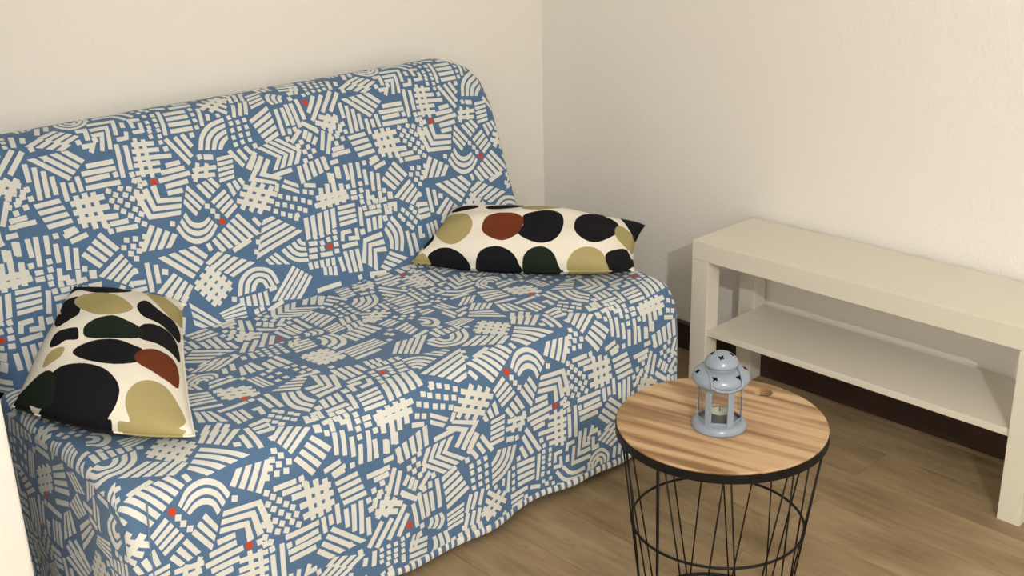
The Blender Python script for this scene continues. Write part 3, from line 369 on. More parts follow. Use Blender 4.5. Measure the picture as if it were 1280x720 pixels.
[0,[[4097,-2309],[3986,-2320],[3997,-2432],[4108,-2421]]],[0,[[3818,-2704],[3707,-2715],[3718,-2827],[3830,-2815]]],[0,[[3646,-2668],[3535,-2679],[3546,-2791],[3658,-2780]]],
[0,[[3738,-2484],[3626,-2496],[3637,-2607],[3749,-2596]]],[0,[[3547,-2475],[3436,-2487],[3447,-2598],[3558,-2587]]],[0,[[3714,-2280],[3602,-2291],[3613,-2403],[3725,-2391]]],
[0,[[4769,-2856],[4657,-2867],[4669,-2978],[4780,-2967]]],[0,[[4065,-3255],[4064,-2882],[3932,-2883],[3954,-3291]]],[0,[[3892,-3312],[3858,-2884],[3727,-2886],[3781,-3349]]],
[0,[[3719,-3370],[3653,-2887],[3522,-2889],[3608,-3406]]],[0,[[5256,-2842],[5298,-2263],[5413,-2272],[5371,-2850]]],[0,[[5058,-2744],[5104,-2167],[5218,-2176],[5173,-2753]]],
[0,[[4860,-2645],[4908,-2071],[5022,-2080],[4974,-2655]]],[0,[[5434,-2844],[4763,-2512],[4814,-2409],[5485,-2741]]],[0,[[5446,-2672],[4778,-2342],[4829,-2239],[5497,-2569]]],
[0,[[5458,-2503],[4792,-2175],[4843,-2072],[5509,-2400]]],[0,[[4679,-2832],[4651,-2286],[4589,-2276],[4621,-2827]]],[0,[[4589,-2824],[4555,-2271],[4494,-2261],[4531,-2820]]],
[0,[[4499,-2817],[4459,-2255],[4398,-2246],[4441,-2813]]],[0,[[6011,-3113],[5531,-2877],[5543,-2794],[6046,-3013]]],[0,[[6066,-2957],[5549,-2748],[5561,-2665],[6102,-2857]]],
[0,[[6122,-2801],[5568,-2619],[5580,-2537],[6157,-2701]]],[0,[[6177,-2645],[5587,-2490],[5599,-2408],[6213,-2544]]],[0,[[387,-2457],[335,-2397],[283,-2331],[230,-2276],[177,-2246],[119,-2250],[58,-2278],[1,-2320],[-44,-2368],[-77,-2424],[-102,-2491],[-114,-2563],[-110,-2632],[-83,-2697],[-37,-2762],[16,-2827],[66,-2892],[140,-2858],[102,-2808],[61,-2759],[25,-2710],[3,-2661],[-2,-2609],[5,-2555],[21,-2505],[43,-2464],[74,-2431],[114,-2402],[157,-2384],[199,-2382],[240,-2402],[280,-2439],[321,-2484],[362,-2524]]],
[0,[[348,-2562],[313,-2532],[279,-2500],[245,-2473],[212,-2459],[179,-2460],[145,-2472],[115,-2493],[92,-2519],[76,-2551],[65,-2591],[61,-2635],[67,-2677],[86,-2717],[116,-2758],[150,-2798],[181,-2838],[255,-2804],[235,-2780],[214,-2755],[194,-2730],[181,-2706],[174,-2681],[172,-2656],[173,-2633],[179,-2615],[188,-2604],[201,-2597],[217,-2594],[234,-2595],[254,-2600],[276,-2609],[299,-2619],[322,-2629]]],[0,[[935,-2767],[507,-2874],[519,-2790],[924,-2682]]],[0,[[918,-2634],[525,-2743],[536,-2659],[907,-2549]]],
[0,[[901,-2501],[542,-2612],[554,-2528],[890,-2416]]],[0,[[884,-2368],[560,-2481],[571,-2397],[873,-2283]]],[0,[[1091,-2738],[979,-2749],[990,-2861],[1102,-2850]]],
[0,[[1272,-2626],[1160,-2637],[1171,-2749],[1283,-2738]]],[0,[[1212,-2513],[1101,-2524],[1112,-2636],[1223,-2625]]],[0,[[1434,-2326],[1322,-2337],[1334,-2448],[1445,-2437]]],
[0,[[-927,-2368],[-1350,-2059],[-1350,-1934],[-877,-2323]]],[0,[[-849,-2298],[-1350,-1864],[-1349,-1740],[-799,-2253]]],[0,[[-771,-2228],[-1349,-1670],[-1349,-1546],[-721,-2183]]],
[0,[[-981,-2451],[-1326,-2720],[-1386,-2660],[-1048,-2404]]],[0,[[-1085,-2377],[-1419,-2626],[-1479,-2565],[-1152,-2330]]],[0,[[-1189,-2304],[-1512,-2531],[-1572,-2470],[-1256,-2257]]],
[0,[[-1294,-2230],[-1605,-2436],[-1665,-2375],[-1361,-2183]]],[0,[[-93,-2265],[-605,-2189],[-626,-2149],[-90,-2194]]],[0,[[-89,-2154],[-638,-2126],[-659,-2086],[-86,-2083]]],
[0,[[-84,-2043],[-671,-2064],[-692,-2024],[-82,-1972]]],[0,[[-80,-1932],[-704,-2001],[-726,-1962],[-77,-1861]]],[0,[[-554,-2381],[-846,-2481],[-879,-2385],[-587,-2285]]],
[0,[[-715,-2625],[-1066,-2674],[-1080,-2573],[-729,-2524]]],[0,[[-423,-2766],[-429,-2309],[-523,-2389],[-512,-2833]]],[0,[[-563,-2871],[-576,-2434],[-670,-2514],[-652,-2939]]],
[0,[[-1664,-2260],[-1521,-1837],[-1628,-1762],[-1727,-2217]]],[0,[[-1762,-2193],[-1689,-1719],[-1797,-1643],[-1825,-2150]]],[0,[[-1861,-2126],[-1857,-1601],[-1965,-1525],[-1924,-2083]]],
[0,[[-1306,-1421],[-1576,-1681],[-1646,-1607],[-1376,-1347]]],[0,[[-1433,-1314],[-1777,-1603],[-1843,-1525],[-1499,-1236]]],[0,[[-1645,-1271],[-1862,-1471],[-1931,-1396],[-1714,-1196]]],
[0,[[1500,4110],[2500,4175],[2496,4102],[1511,4038]]],[0,[[1516,3997],[2493,4061],[2489,3988],[1527,3925]]],[0,[[1533,3885],[2486,3947],[2482,3874],[1544,3813]]],
[0,[[1549,3772],[2479,3833],[2475,3760],[1560,3700]]],[0,[[1110,3400],[1200,2950],[1310,2965],[1222,3419]]],[0,[[1286,3430],[1372,2974],[1483,2989],[1398,3449]]],
[0,[[1461,3460],[1545,2997],[1655,3013],[1574,3480]]],[0,[[1637,3491],[1717,3021],[1828,3036],[1749,3510]]],[0,[[1813,3521],[1890,3045],[2000,3060],[1925,3540]]],
[0,[[2075,2825],[2054,2921],[2030,3017],[2012,3112],[2010,3200],[2025,3285],[2052,3367],[2094,3441],[2150,3500],[2227,3539],[2323,3562],[2426,3580],[2525,3600],[2537,3491],[2456,3471],[2372,3454],[2294,3432],[2231,3397],[2185,3345],[2150,3282],[2127,3212],[2114,3139],[2116,3065],[2132,2986],[2153,2905],[2172,2825]]],[0,[[2227,2825],[2209,2896],[2190,2968],[2175,3039],[2173,3105],[2184,3170],[2205,3234],[2236,3292],[2277,3339],[2332,3372],[2400,3393],[2473,3410],[2544,3430],[2556,3320],[2504,3302],[2450,3285],[2399,3265],[2358,3236],[2327,3196],[2302,3149],[2286,3097],[2277,3045],[2280,2992],[2292,2937],[2309,2881],[2323,2825]]],[0,[[2378,2825],[2365,2872],[2350,2919],[2339,2965],[2336,3011],[2343,3056],[2357,3101],[2378,3143],[2404,3178],[2437,3204],[2478,3224],[2521,3241],[2563,3259],[2575,3150],[2551,3132],[2527,3116],[2504,3097],[2485,3075],[2469,3047],[2455,3016],[2445,2982],[2440,2950],[2443,2919],[2452,2887],[2464,2856],[2475,2825]]],
[0,[[187,3370],[80,3337],[113,3230],[220,3263]]],[0,[[327,3470],[220,3437],[253,3330],[360,3363]]],[0,[[362,3270],[255,3237],[288,3130],[395,3163]]],
[0,[[512,3360],[405,3327],[438,3220],[545,3253]]],[0,[[537,3170],[430,3137],[463,3030],[570,3063]]],[0,[[1062,2970],[955,2937],[988,2830],[1095,2863]]],
[0,[[1177,2895],[1070,2862],[1103,2755],[1210,2788]]],[0,[[600,3400],[975,3450],[987,3377],[612,3327]]],[0,[[619,3286],[994,3336],[1006,3264],[631,3214]]],
[0,[[638,3173],[1013,3223],[1025,3150],[650,3100]]],[0,[[2675,3190],[3200,3150],[3182,3064],[2662,3108]]],[0,[[2654,3062],[3173,3015],[3155,2929],[2641,2980]]],
[0,[[2634,2935],[3145,2881],[3127,2795],[2621,2853]]],[0,[[2613,2807],[3118,2746],[3100,2660],[2600,2725]]],[0,[[2550,3861],[2439,3850],[2450,3739],[2561,3750]]],
[0,[[3500,4261],[3389,4250],[3400,4139],[3511,4150]]],[0,[[4140,3400],[4190,2950],[4265,2962],[4270,3390]]],[0,[[4343,3385],[4307,2969],[4383,2981],[4472,3375]]],
[0,[[4545,3370],[4425,2988],[4500,3000],[4675,3360]]],[0,[[4775,3440],[5450,3440],[5391,3337],[4882,3337]]],[0,[[4943,3278],[5359,3278],[5300,3175],[5050,3175]]],
[0,[[5550,3400],[5550,2950],[5628,2930],[5628,3322]]],[0,[[5672,3278],[5672,2920],[5750,2900],[5750,3200]]],[0,[[4925,3311],[4814,3300],[4825,3189],[4936,3200]]],
[0,[[6150,3400],[6500,3660],[6591,3639],[6223,3373]]],[0,[[6264,3358],[6642,3628],[6733,3607],[6336,3332]]],[0,[[6377,3317],[6784,3596],[6875,3575],[6450,3290]]],
[0,[[6950,3675],[7000,3150],[7073,3150],[7029,3608]]],[0,[[7073,3571],[7114,3150],[7186,3150],[7152,3504]]],[0,[[7196,3467],[7227,3150],[7300,3150],[7275,3400]]],
[0,[[7400,3400],[7810,3460],[7777,3359],[7420,3322]]],[0,[[7430,3278],[7758,3301],[7725,3200],[7450,3200]]],[0,[[7216,3048],[7516,2948],[7484,2852],[7184,2952]]],
[0,[[7050,3061],[6939,3050],[6950,2939],[7061,2950]]],[0,[[7700,3136],[7589,3125],[7600,3014],[7711,3025]]],[0,[[1824,4326],[2499,4341],[2501,4239],[1826,4224]]],
[0,[[3409,4325],[3909,4240],[3891,4140],[3391,4225]]],[0,[[3150,4336],[3039,4325],[3050,4214],[3161,4225]]],[1,[[5245,4260],[5202,4334],[5118,4334],[5075,4260],[5118,4186],[5202,4186]]],
[0,[[5375,5650],[5700,5600],[5694,5509],[5359,5541]]],[0,[[5350,5480],[5691,5458],[5684,5367],[5335,5370]]],[0,[[5326,5309],[5681,5316],[5675,5225],[5310,5200]]],
[0,[[5425,4625],[5450,5050],[5535,5060],[5510,4613]]],[0,[[5558,4606],[5583,5065],[5667,5075],[5642,4594]]],[0,[[5690,4587],[5715,5080],[5800,5090],[5775,4575]]],
[0,[[5200,4476],[5825,4476],[5825,4374],[5200,4374]]],[0,[[5613,4249],[6163,4099],[6137,4001],[5587,4151]]],[0,[[5150,4486],[5039,4475],[5050,4364],[5161,4375]]],
[0,[[5600,5886],[5489,5875],[5500,5764],[5611,5775]]],[0,[[36,5749],[536,5889],[564,5791],[64,5651]]],[0,[[1546,776],[2146,826],[2154,724],[1554,674]]],
[0,[[1975,6161],[1864,6150],[1875,6039],[1986,6050]]],[0,[[4250,6011],[4139,6000],[4150,5889],[4261,5900]]],[0,[[4575,5761],[4464,5750],[4475,5639],[4586,5650]]],
[0,[[3550,4111],[3439,4100],[3450,3989],[3561,4000]]],[0,[[1700,3011],[1589,3000],[1600,2889],[1711,2900]]],[0,[[2850,2661],[2739,2650],[2750,2539],[2861,2550]]],
[0,[[2775,2511],[2664,2500],[2675,2389],[2786,2400]]],[0,[[4500,2211],[4389,2200],[4400,2089],[4511,2100]]],[0,[[4300,2461],[4189,2450],[4200,2339],[4311,2350]]],
[0,[[5450,3011],[5339,3000],[5350,2889],[5461,2900]]],[0,[[2362,399],[2662,324],[2638,226],[2338,301]]],[0,[[439,4225],[889,4325],[911,4225],[461,4125]]],
[0,[[200,4311],[89,4300],[100,4189],[211,4200]]],[0,[[350,4336],[239,4325],[250,4214],[361,4225]]],[0,[[2800,2550],[2950,2875],[3032,2861],[2878,2546]]],
[0,[[2922,2544],[3078,2854],[3160,2840],[3000,2540]]]]
PU, PV = .785, .64
def cloth_mat(name, im, rough=.85, scale=900, bstr=.12, sheen=.15):
    m = mat(name, (.8, .8, .8, 1), rough, spec=.15)
    uvn = nd(m, 'ShaderNodeUVMap'); uvn.uv_map = 'UVMap'
    t = nd(m, 'ShaderNodeTexImage'); t.image = im; t.interpolation = 'Linear'; t.extension = 'REPEAT'
    lk(m, uvn.outputs[0], t.inputs[0])
    v = coords(m); n = noise_n(m, v, 14, 3)
    sh = ramp(m, n, [(.3, (.95, .95, .95, 1)), (.7, (1, 1, 1, 1))])
    lk(m, mixc(m, 1.0, t.outputs[0], sh, 'MULTIPLY'), bsdf(m).inputs['Base Color'])
    bsdf(m).inputs['Sheen Weight'].default_value = sheen; bsdf(m).inputs['Specular IOR Level'].default_value = .1
    bump(m, noise_n(m, v, scale, 2), bstr, .0006)
    return m
S_ = .2*1.25
Wt, Ht = int(PU*1e4*S_), int(PV*1e4*S_)
img = np.zeros((Ht, Wt, 3), np.float32); img[:] = (84/255, 114/255, 149/255)
rng = np.random.RandomState(3)
for c_, P_ in TILE:
    fill(img, np.array(P_)*S_, (218/255, 219/255, 213/255) if c_ == 0 else (190/255, 74/255, 48/255), Wt, Ht)
isw = (img[..., 2] > .75)                          # printed ink spreads a little
for dx, dy in ((1, 0), (0, 1)):
    sh_ = np.roll(np.roll(isw, dx, 1), dy, 0) & (img[..., 0] < .5)
    img[sh_] = (218/255, 219/255, 213/255)
M_print = cloth_mat('printed_cotton_blue_white', make_image('sofa_print', img))
DOTS = dict(R=[[0,[[0.215,0.76],[0.209,0.793],[0.19,0.82],[0.163,0.839],[0.13,0.845],[0.097,0.839],[0.07,0.82],[0.051,0.793],[0.045,0.76],[0.051,0.727],[0.07,0.7],[0.097,0.681],[0.13,0.675],[0.163,0.681],[0.19,0.7],[0.209,0.727]]],
[0,[[0.43,0.74],[0.423,0.773],[0.404,0.8],[0.374,0.819],[0.34,0.825],[0.306,0.819],[0.276,0.8],[0.257,0.773],[0.25,0.74],[0.257,0.707],[0.276,0.68],[0.306,0.661],[0.34,0.655],[0.374,0.661],[0.404,0.68],[0.423,0.707]]],
[2,[[0.595,0.68],[0.589,0.718],[0.57,0.751],[0.543,0.772],[0.51,0.78],[0.477,0.772],[0.45,0.751],[0.431,0.718],[0.425,0.68],[0.431,0.642],[0.45,0.609],[0.477,0.588],[0.51,0.58],[0.543,0.588],[0.57,0.609],[0.589,0.642]]],
[3,[[0.81,0.8],[0.804,0.833],[0.787,0.86],[0.761,0.879],[0.73,0.885],[0.699,0.879],[0.673,0.86],[0.656,0.833],[0.65,0.8],[0.656,0.767],[0.673,0.74],[0.699,0.721],[0.73,0.715],[0.761,0.721],[0.787,0.74],[0.804,0.767]]],
[0,[[0.823,0.847],[0.823,0.903],[0.865,0.903],[0.885,0.931],[0.93,0.958],[0.975,0.986],[0.997,1.0],[1.0,0.786],[1.0,0.559],[1.0,0.392],[1.0,0.403],[0.998,0.496],[0.989,0.569],[0.973,0.588],[0.948,0.633],[0.923,0.677],[0.892,0.735],[0.838,0.875]]],
[2,[[0.01,0.458],[0.01,0.486],[0.01,0.542],[0.01,0.597],[0.01,0.681],[0.056,0.667],[0.097,0.643],[0.129,0.624],[0.162,0.59],[0.194,0.538],[0.22,0.486],[0.241,0.442],[0.253,0.409],[0.261,0.371],[0.266,0.326],[0.267,0.282],[0.261,0.238],[0.249,0.198],[0.235,0.171],[0.22,0.159],[0.202,0.159],[0.181,0.17],[0.156,0.194],[0.125,0.235],[0.093,0.281],[0.06,0.338],[0.01,0.431]]],
[0,[[0.458,0.496],[0.468,0.522],[0.485,0.541],[0.505,0.557],[0.526,0.567],[0.551,0.574],[0.573,0.573],[0.592,0.561],[0.609,0.543],[0.622,0.512],[0.632,0.469],[0.64,0.407],[0.643,0.348],[0.641,0.3],[0.634,0.258],[0.624,0.228],[0.612,0.208],[0.596,0.195],[0.581,0.187],[0.566,0.185],[0.551,0.189],[0.534,0.198],[0.513,0.217],[0.49,0.244],[0.473,0.278],[0.47,0.315],[0.474,0.356],[0.475,0.393],[0.469,0.431],[0.46,0.467]]],
[3,[[0.308,0.355],[0.304,0.39],[0.302,0.43],[0.304,0.465],[0.313,0.493],[0.328,0.517],[0.346,0.542],[0.364,0.542],[0.387,0.542],[0.407,0.537],[0.426,0.523],[0.443,0.503],[0.457,0.484],[0.465,0.463],[0.47,0.438],[0.472,0.408],[0.474,0.366],[0.474,0.315],[0.47,0.271],[0.458,0.237],[0.441,0.207],[0.425,0.192],[0.408,0.192],[0.389,0.205],[0.372,0.221],[0.357,0.238],[0.343,0.259],[0.331,0.281],[0.321,0.303],[0.313,0.328]]],
[0,[[0.686,0.399],[0.682,0.445],[0.681,0.493],[0.684,0.54],[0.693,0.581],[0.704,0.625],[0.723,0.681],[0.738,0.708],[0.761,0.736],[0.784,0.736],[0.806,0.712],[0.835,0.691],[0.858,0.67],[0.874,0.646],[0.885,0.617],[0.891,0.581],[0.894,0.536],[0.891,0.478],[0.881,0.415],[0.859,0.348],[0.83,0.29],[0.805,0.255],[0.785,0.242],[0.767,0.242],[0.751,0.249],[0.734,0.262],[0.718,0.283],[0.705,0.307],[0.697,0.332],[0.69,0.362]]],
[2,[[0.873,0.556],[0.877,0.59],[0.887,0.615],[0.9,0.627],[0.917,0.625],[0.939,0.613],[0.959,0.597],[0.978,0.573],[0.993,0.569],[1.0,0.532],[1.0,0.48],[1.0,0.408],[0.999,0.347],[0.983,0.304],[0.963,0.306],[0.943,0.324],[0.923,0.343],[0.903,0.369],[0.889,0.403],[0.88,0.451],[0.874,0.509]]],
[0,[[0.01,0.514],[0.01,0.542],[0.01,0.569],[0.01,0.569],[0.01,0.542],[0.01,0.486],[0.01,0.431],[0.017,0.403],[0.06,0.317],[0.075,0.264],[0.071,0.209],[0.058,0.153],[0.043,0.139],[0.026,0.199],[0.01,0.292],[0.01,0.347],[0.01,0.403],[0.01,0.458]]],
[0,[[0.104,0.037],[0.111,0.07],[0.129,0.099],[0.148,0.118],[0.168,0.125],[0.19,0.124],[0.211,0.116],[0.234,0.099],[0.257,0.078],[0.276,0.056],[0.292,0.032],[0.305,0.017],[0.315,0.002],[0.325,0.0],[0.333,0.0],[0.322,0.0],[0.276,0.0],[0.204,0.0],[0.147,0.0],[0.129,0.0],[0.13,0.0],[0.13,0.0],[0.119,0.003],[0.107,0.02]]],
[2,[[0.0,0.01],[0.0,0.042],[0.0,0.097],[0.052,0.069],[0.056,0.085],[0.077,0.064],[0.097,0.037],[0.112,0.02],[0.127,0.0],[0.138,0.0],[0.145,0.0],[0.15,0.0],[0.145,0.0],[0.127,0.0],[0.099,0.0],[0.069,0.0],[0.05,0.0],[0.0,0.0]]],
[0,[[0.334,0.003],[0.335,0.018],[0.338,0.034],[0.341,0.06],[0.347,0.081],[0.356,0.1],[0.368,0.115],[0.385,0.126],[0.404,0.132],[0.423,0.131],[0.44,0.121],[0.458,0.105],[0.472,0.086],[0.483,0.065],[0.492,0.043],[0.498,0.024],[0.51,0.007],[0.521,0.0],[0.512,0.0],[0.464,0.0],[0.393,0.0],[0.34,0.0],[0.324,0.0],[0.328,0.0]]],
[1,[[0.514,0.03],[0.515,0.055],[0.519,0.081],[0.525,0.103],[0.533,0.122],[0.545,0.139],[0.557,0.149],[0.569,0.154],[0.581,0.154],[0.593,0.149],[0.604,0.139],[0.616,0.123],[0.625,0.104],[0.633,0.081],[0.639,0.056],[0.644,0.03],[0.653,0.011],[0.662,0.0],[0.655,0.0],[0.619,0.0],[0.567,0.0],[0.529,0.0],[0.515,0.0],[0.513,0.011]]],
[0,[[0.842,0.093],[0.844,0.126],[0.85,0.149],[0.859,0.171],[0.875,0.198],[0.896,0.227],[0.916,0.253],[0.932,0.273],[0.947,0.287],[0.959,0.294],[0.968,0.287],[0.976,0.266],[0.983,0.247],[0.995,0.236],[1.0,0.183],[1.0,0.101],[0.98,0.023],[0.951,0.001],[0.925,0.0],[0.899,0.0],[0.872,0.0],[0.854,0.0],[0.845,0.001],[0.842,0.037]]],
[2,[[0.679,0.02],[0.681,0.044],[0.688,0.079],[0.697,0.111],[0.707,0.136],[0.72,0.157],[0.734,0.173],[0.75,0.184],[0.768,0.19],[0.785,0.19],[0.802,0.181],[0.818,0.165],[0.83,0.143],[0.839,0.114],[0.844,0.08],[0.847,0.046],[0.856,0.017],[0.864,0.0],[0.854,0.0],[0.81,0.0],[0.751,0.0],[0.708,0.0],[0.689,0.0],[0.681,0.002]]],
[0,[[0.1,0.93],[0.096,0.953],[0.085,0.972],[0.069,0.985],[0.05,0.99],[0.031,0.985],[0.015,0.972],[0.004,0.953],[0.0,0.93],[0.004,0.907],[0.015,0.888],[0.031,0.875],[0.05,0.87],[0.069,0.875],[0.085,0.888],[0.096,0.907]]]], L=[[0,[[0.031,0.875],[0.01,0.958],[0.052,0.986],[0.115,0.986],[0.219,0.958],[0.302,0.958],[0.365,0.958],[0.427,0.958],[0.469,0.958],[0.51,0.958],[0.552,0.958],[0.573,0.958],[0.573,0.958],[0.577,0.956],[0.577,0.867],[0.552,0.822],[0.507,0.789],[0.44,0.774],[0.37,0.777],[0.298,0.796],[0.217,0.827],[0.141,0.84],[0.087,0.809],[0.031,0.787],[0.031,0.764],[0.031,0.736],[0.031,0.708],[0.031,0.736],[0.031,0.764],[0.031,0.819]]],
[0,[[0.128,0.606],[0.11,0.623],[0.031,0.691],[0.031,0.708],[0.031,0.736],[0.031,0.764],[0.082,0.744],[0.145,0.744],[0.201,0.751],[0.242,0.741],[0.27,0.698],[0.296,0.632],[0.309,0.58],[0.304,0.557],[0.288,0.544],[0.268,0.53],[0.242,0.505],[0.207,0.483],[0.174,0.479],[0.133,0.51],[0.031,0.625],[0.031,0.653],[0.052,0.643],[0.105,0.609]]],
[2,[[0.207,0.69],[0.201,0.714],[0.212,0.736],[0.236,0.755],[0.272,0.769],[0.32,0.779],[0.367,0.783],[0.413,0.78],[0.461,0.771],[0.504,0.756],[0.547,0.734],[0.588,0.707],[0.617,0.687],[0.638,0.672],[0.652,0.656],[0.655,0.64],[0.646,0.623],[0.627,0.604],[0.6,0.587],[0.562,0.57],[0.512,0.559],[0.465,0.556],[0.42,0.563],[0.373,0.58],[0.327,0.602],[0.28,0.631],[0.235,0.663]]],
[2,[[0.636,0.958],[0.637,0.958],[0.677,0.986],[0.719,0.986],[0.783,0.986],[0.858,0.902],[0.909,0.876],[0.953,0.864],[0.988,0.868],[1.0,0.871],[1.0,0.857],[1.0,0.83],[1.0,0.803],[1.0,0.776],[1.0,0.749],[1.0,0.725],[0.984,0.708],[0.958,0.702],[0.926,0.707],[0.887,0.721],[0.84,0.748],[0.795,0.783],[0.742,0.828],[0.684,0.896]]],
[0,[[0.678,0.665],[0.676,0.688],[0.679,0.716],[0.686,0.741],[0.695,0.761],[0.709,0.777],[0.729,0.779],[0.757,0.764],[0.79,0.743],[0.824,0.725],[0.864,0.714],[0.91,0.708],[0.946,0.701],[0.972,0.687],[0.984,0.675],[0.991,0.658],[0.992,0.63],[0.988,0.597],[0.981,0.573],[0.968,0.569],[0.949,0.578],[0.926,0.588],[0.898,0.598],[0.866,0.609],[0.832,0.617],[0.795,0.617],[0.755,0.614],[0.725,0.616],[0.704,0.627],[0.688,0.645]]],
[0,[[0.716,0.548],[0.736,0.568],[0.767,0.585],[0.799,0.596],[0.834,0.6],[0.872,0.6],[0.906,0.594],[0.934,0.583],[0.956,0.567],[0.973,0.543],[0.981,0.514],[0.984,0.474],[0.981,0.446],[0.971,0.437],[0.949,0.451],[0.923,0.461],[0.893,0.466],[0.858,0.471],[0.822,0.473],[0.781,0.467],[0.737,0.46],[0.709,0.464],[0.7,0.484],[0.704,0.519]]],
[1,[[0.379,0.455],[0.377,0.467],[0.381,0.481],[0.391,0.494],[0.406,0.508],[0.428,0.523],[0.453,0.535],[0.482,0.544],[0.514,0.553],[0.543,0.559],[0.569,0.559],[0.593,0.555],[0.619,0.55],[0.653,0.545],[0.689,0.539],[0.717,0.532],[0.733,0.524],[0.741,0.513],[0.742,0.5],[0.737,0.487],[0.724,0.472],[0.702,0.457],[0.669,0.444],[0.624,0.435],[0.576,0.429],[0.521,0.425],[0.461,0.422],[0.417,0.422],[0.393,0.429],[0.383,0.442]]],
[0,[[0.223,0.449],[0.258,0.458],[0.298,0.467],[0.327,0.471],[0.34,0.469],[0.345,0.462],[0.349,0.452],[0.356,0.438],[0.361,0.421],[0.359,0.408],[0.341,0.402],[0.313,0.399],[0.289,0.395],[0.274,0.386],[0.263,0.375],[0.25,0.366],[0.23,0.358],[0.207,0.352],[0.19,0.354],[0.181,0.368],[0.179,0.39],[0.183,0.409],[0.189,0.425],[0.203,0.438]]],
[0,[[0.349,0.336],[0.353,0.349],[0.366,0.364],[0.384,0.378],[0.409,0.392],[0.442,0.406],[0.477,0.416],[0.514,0.421],[0.554,0.424],[0.592,0.424],[0.628,0.419],[0.664,0.412],[0.694,0.407],[0.718,0.404],[0.737,0.401],[0.745,0.393],[0.734,0.375],[0.713,0.354],[0.699,0.338],[0.704,0.329],[0.716,0.323],[0.713,0.315],[0.684,0.303],[0.639,0.291],[0.595,0.285],[0.555,0.284],[0.513,0.287],[0.475,0.291],[0.443,0.296],[0.413,0.303],[0.389,0.31],[0.369,0.318],[0.355,0.326]]],
[3,[[0.699,0.344],[0.705,0.36],[0.719,0.377],[0.738,0.393],[0.762,0.408],[0.793,0.423],[0.824,0.433],[0.857,0.436],[0.893,0.435],[0.922,0.43],[0.943,0.421],[0.957,0.406],[0.965,0.385],[0.969,0.344],[0.962,0.303],[0.952,0.271],[0.936,0.263],[0.915,0.268],[0.891,0.275],[0.86,0.28],[0.824,0.288],[0.793,0.295],[0.765,0.3],[0.739,0.304],[0.72,0.311],[0.707,0.32],[0.699,0.332]]],
[2,[[0.203,0.326],[0.219,0.337],[0.238,0.346],[0.255,0.353],[0.271,0.356],[0.286,0.357],[0.295,0.353],[0.298,0.341],[0.295,0.324],[0.288,0.307],[0.275,0.291],[0.257,0.276],[0.239,0.263],[0.221,0.25],[0.201,0.238],[0.186,0.236],[0.18,0.248],[0.18,0.268],[0.182,0.286],[0.186,0.301],[0.193,0.315]]],
[0,[[0.262,0.17],[0.264,0.196],[0.271,0.214],[0.284,0.228],[0.301,0.242],[0.323,0.254],[0.347,0.263],[0.374,0.27],[0.406,0.275],[0.438,0.277],[0.474,0.274],[0.513,0.267],[0.545,0.257],[0.572,0.242],[0.594,0.223],[0.609,0.205],[0.616,0.188],[0.618,0.17],[0.615,0.151],[0.607,0.128],[0.596,0.102],[0.584,0.08],[0.571,0.06],[0.558,0.044],[0.551,0.032],[0.553,0.03],[0.562,0.032],[0.566,0.03],[0.564,0.02],[0.557,0.006],[0.549,0.0],[0.537,0.0],[0.524,0.0],[0.509,0.0],[0.499,0.0],[0.487,0.0],[0.465,0.0],[0.424,0.0],[0.369,0.0],[0.317,0.0],[0.269,0.0],[0.221,0.0],[0.191,0.0],[0.188,0.0],[0.205,0.013],[0.225,0.025],[0.244,0.031],[0.265,0.035],[0.278,0.051],[0.28,0.084],[0.27,0.13]]],
[1,[[0.0,0.034],[0.0,0.097],[0.032,0.087],[0.075,0.116],[0.115,0.149],[0.155,0.183],[0.189,0.206],[0.218,0.218],[0.244,0.22],[0.265,0.213],[0.282,0.193],[0.294,0.163],[0.3,0.133],[0.301,0.103],[0.297,0.07],[0.285,0.046],[0.265,0.031],[0.236,0.025],[0.209,0.021],[0.183,0.021],[0.158,0.024],[0.142,0.023],[0.148,0.009],[0.16,0.0],[0.159,0.0],[0.136,0.0],[0.098,0.0],[0.063,0.0],[0.042,0.0],[0.0,0.011]]],
[2,[[0.64,0.104],[0.642,0.126],[0.646,0.147],[0.655,0.167],[0.669,0.186],[0.688,0.205],[0.709,0.22],[0.733,0.233],[0.761,0.243],[0.789,0.249],[0.816,0.251],[0.845,0.249],[0.871,0.242],[0.895,0.225],[0.917,0.199],[0.934,0.172],[0.95,0.142],[0.961,0.109],[0.962,0.079],[0.945,0.055],[0.918,0.037],[0.903,0.03],[0.915,0.026],[0.939,0.024],[0.946,0.018],[0.925,0.009],[0.887,0.0],[0.842,0.0],[0.782,0.0],[0.715,0.0],[0.663,0.0],[0.63,0.0],[0.605,0.0],[0.589,0.0],[0.583,0.0],[0.584,0.007],[0.587,0.017],[0.591,0.024],[0.597,0.029],[0.606,0.033],[0.621,0.033],[0.639,0.031],[0.651,0.034],[0.651,0.053],[0.644,0.079]]],
[0,[[0.0,0.78],[0.06,0.86],[0.3,0.9],[0.5,0.92],[0.58,1.0],[0.0,1.0]]]])
CO = [(28/255, 28/255, 32/255), (32/255, 42/255, 34/255), (172/255, 160/255, 112/255), (112/255, 56/255, 34/255)]
def dot_mat(nm):
    im = np.zeros((900, 1200, 3), np.float32); im[:] = (236/255, 231/255, 219/255)
    for c_, O in DOTS[nm]: fill(im, np.array(O)*[1200, 900], CO[c_], 1200, 900)
    return cloth_mat('spotted_cotton_'+('one' if nm == 'R' else 'two'), make_image('spots', im), .95, 700, .1, .0)

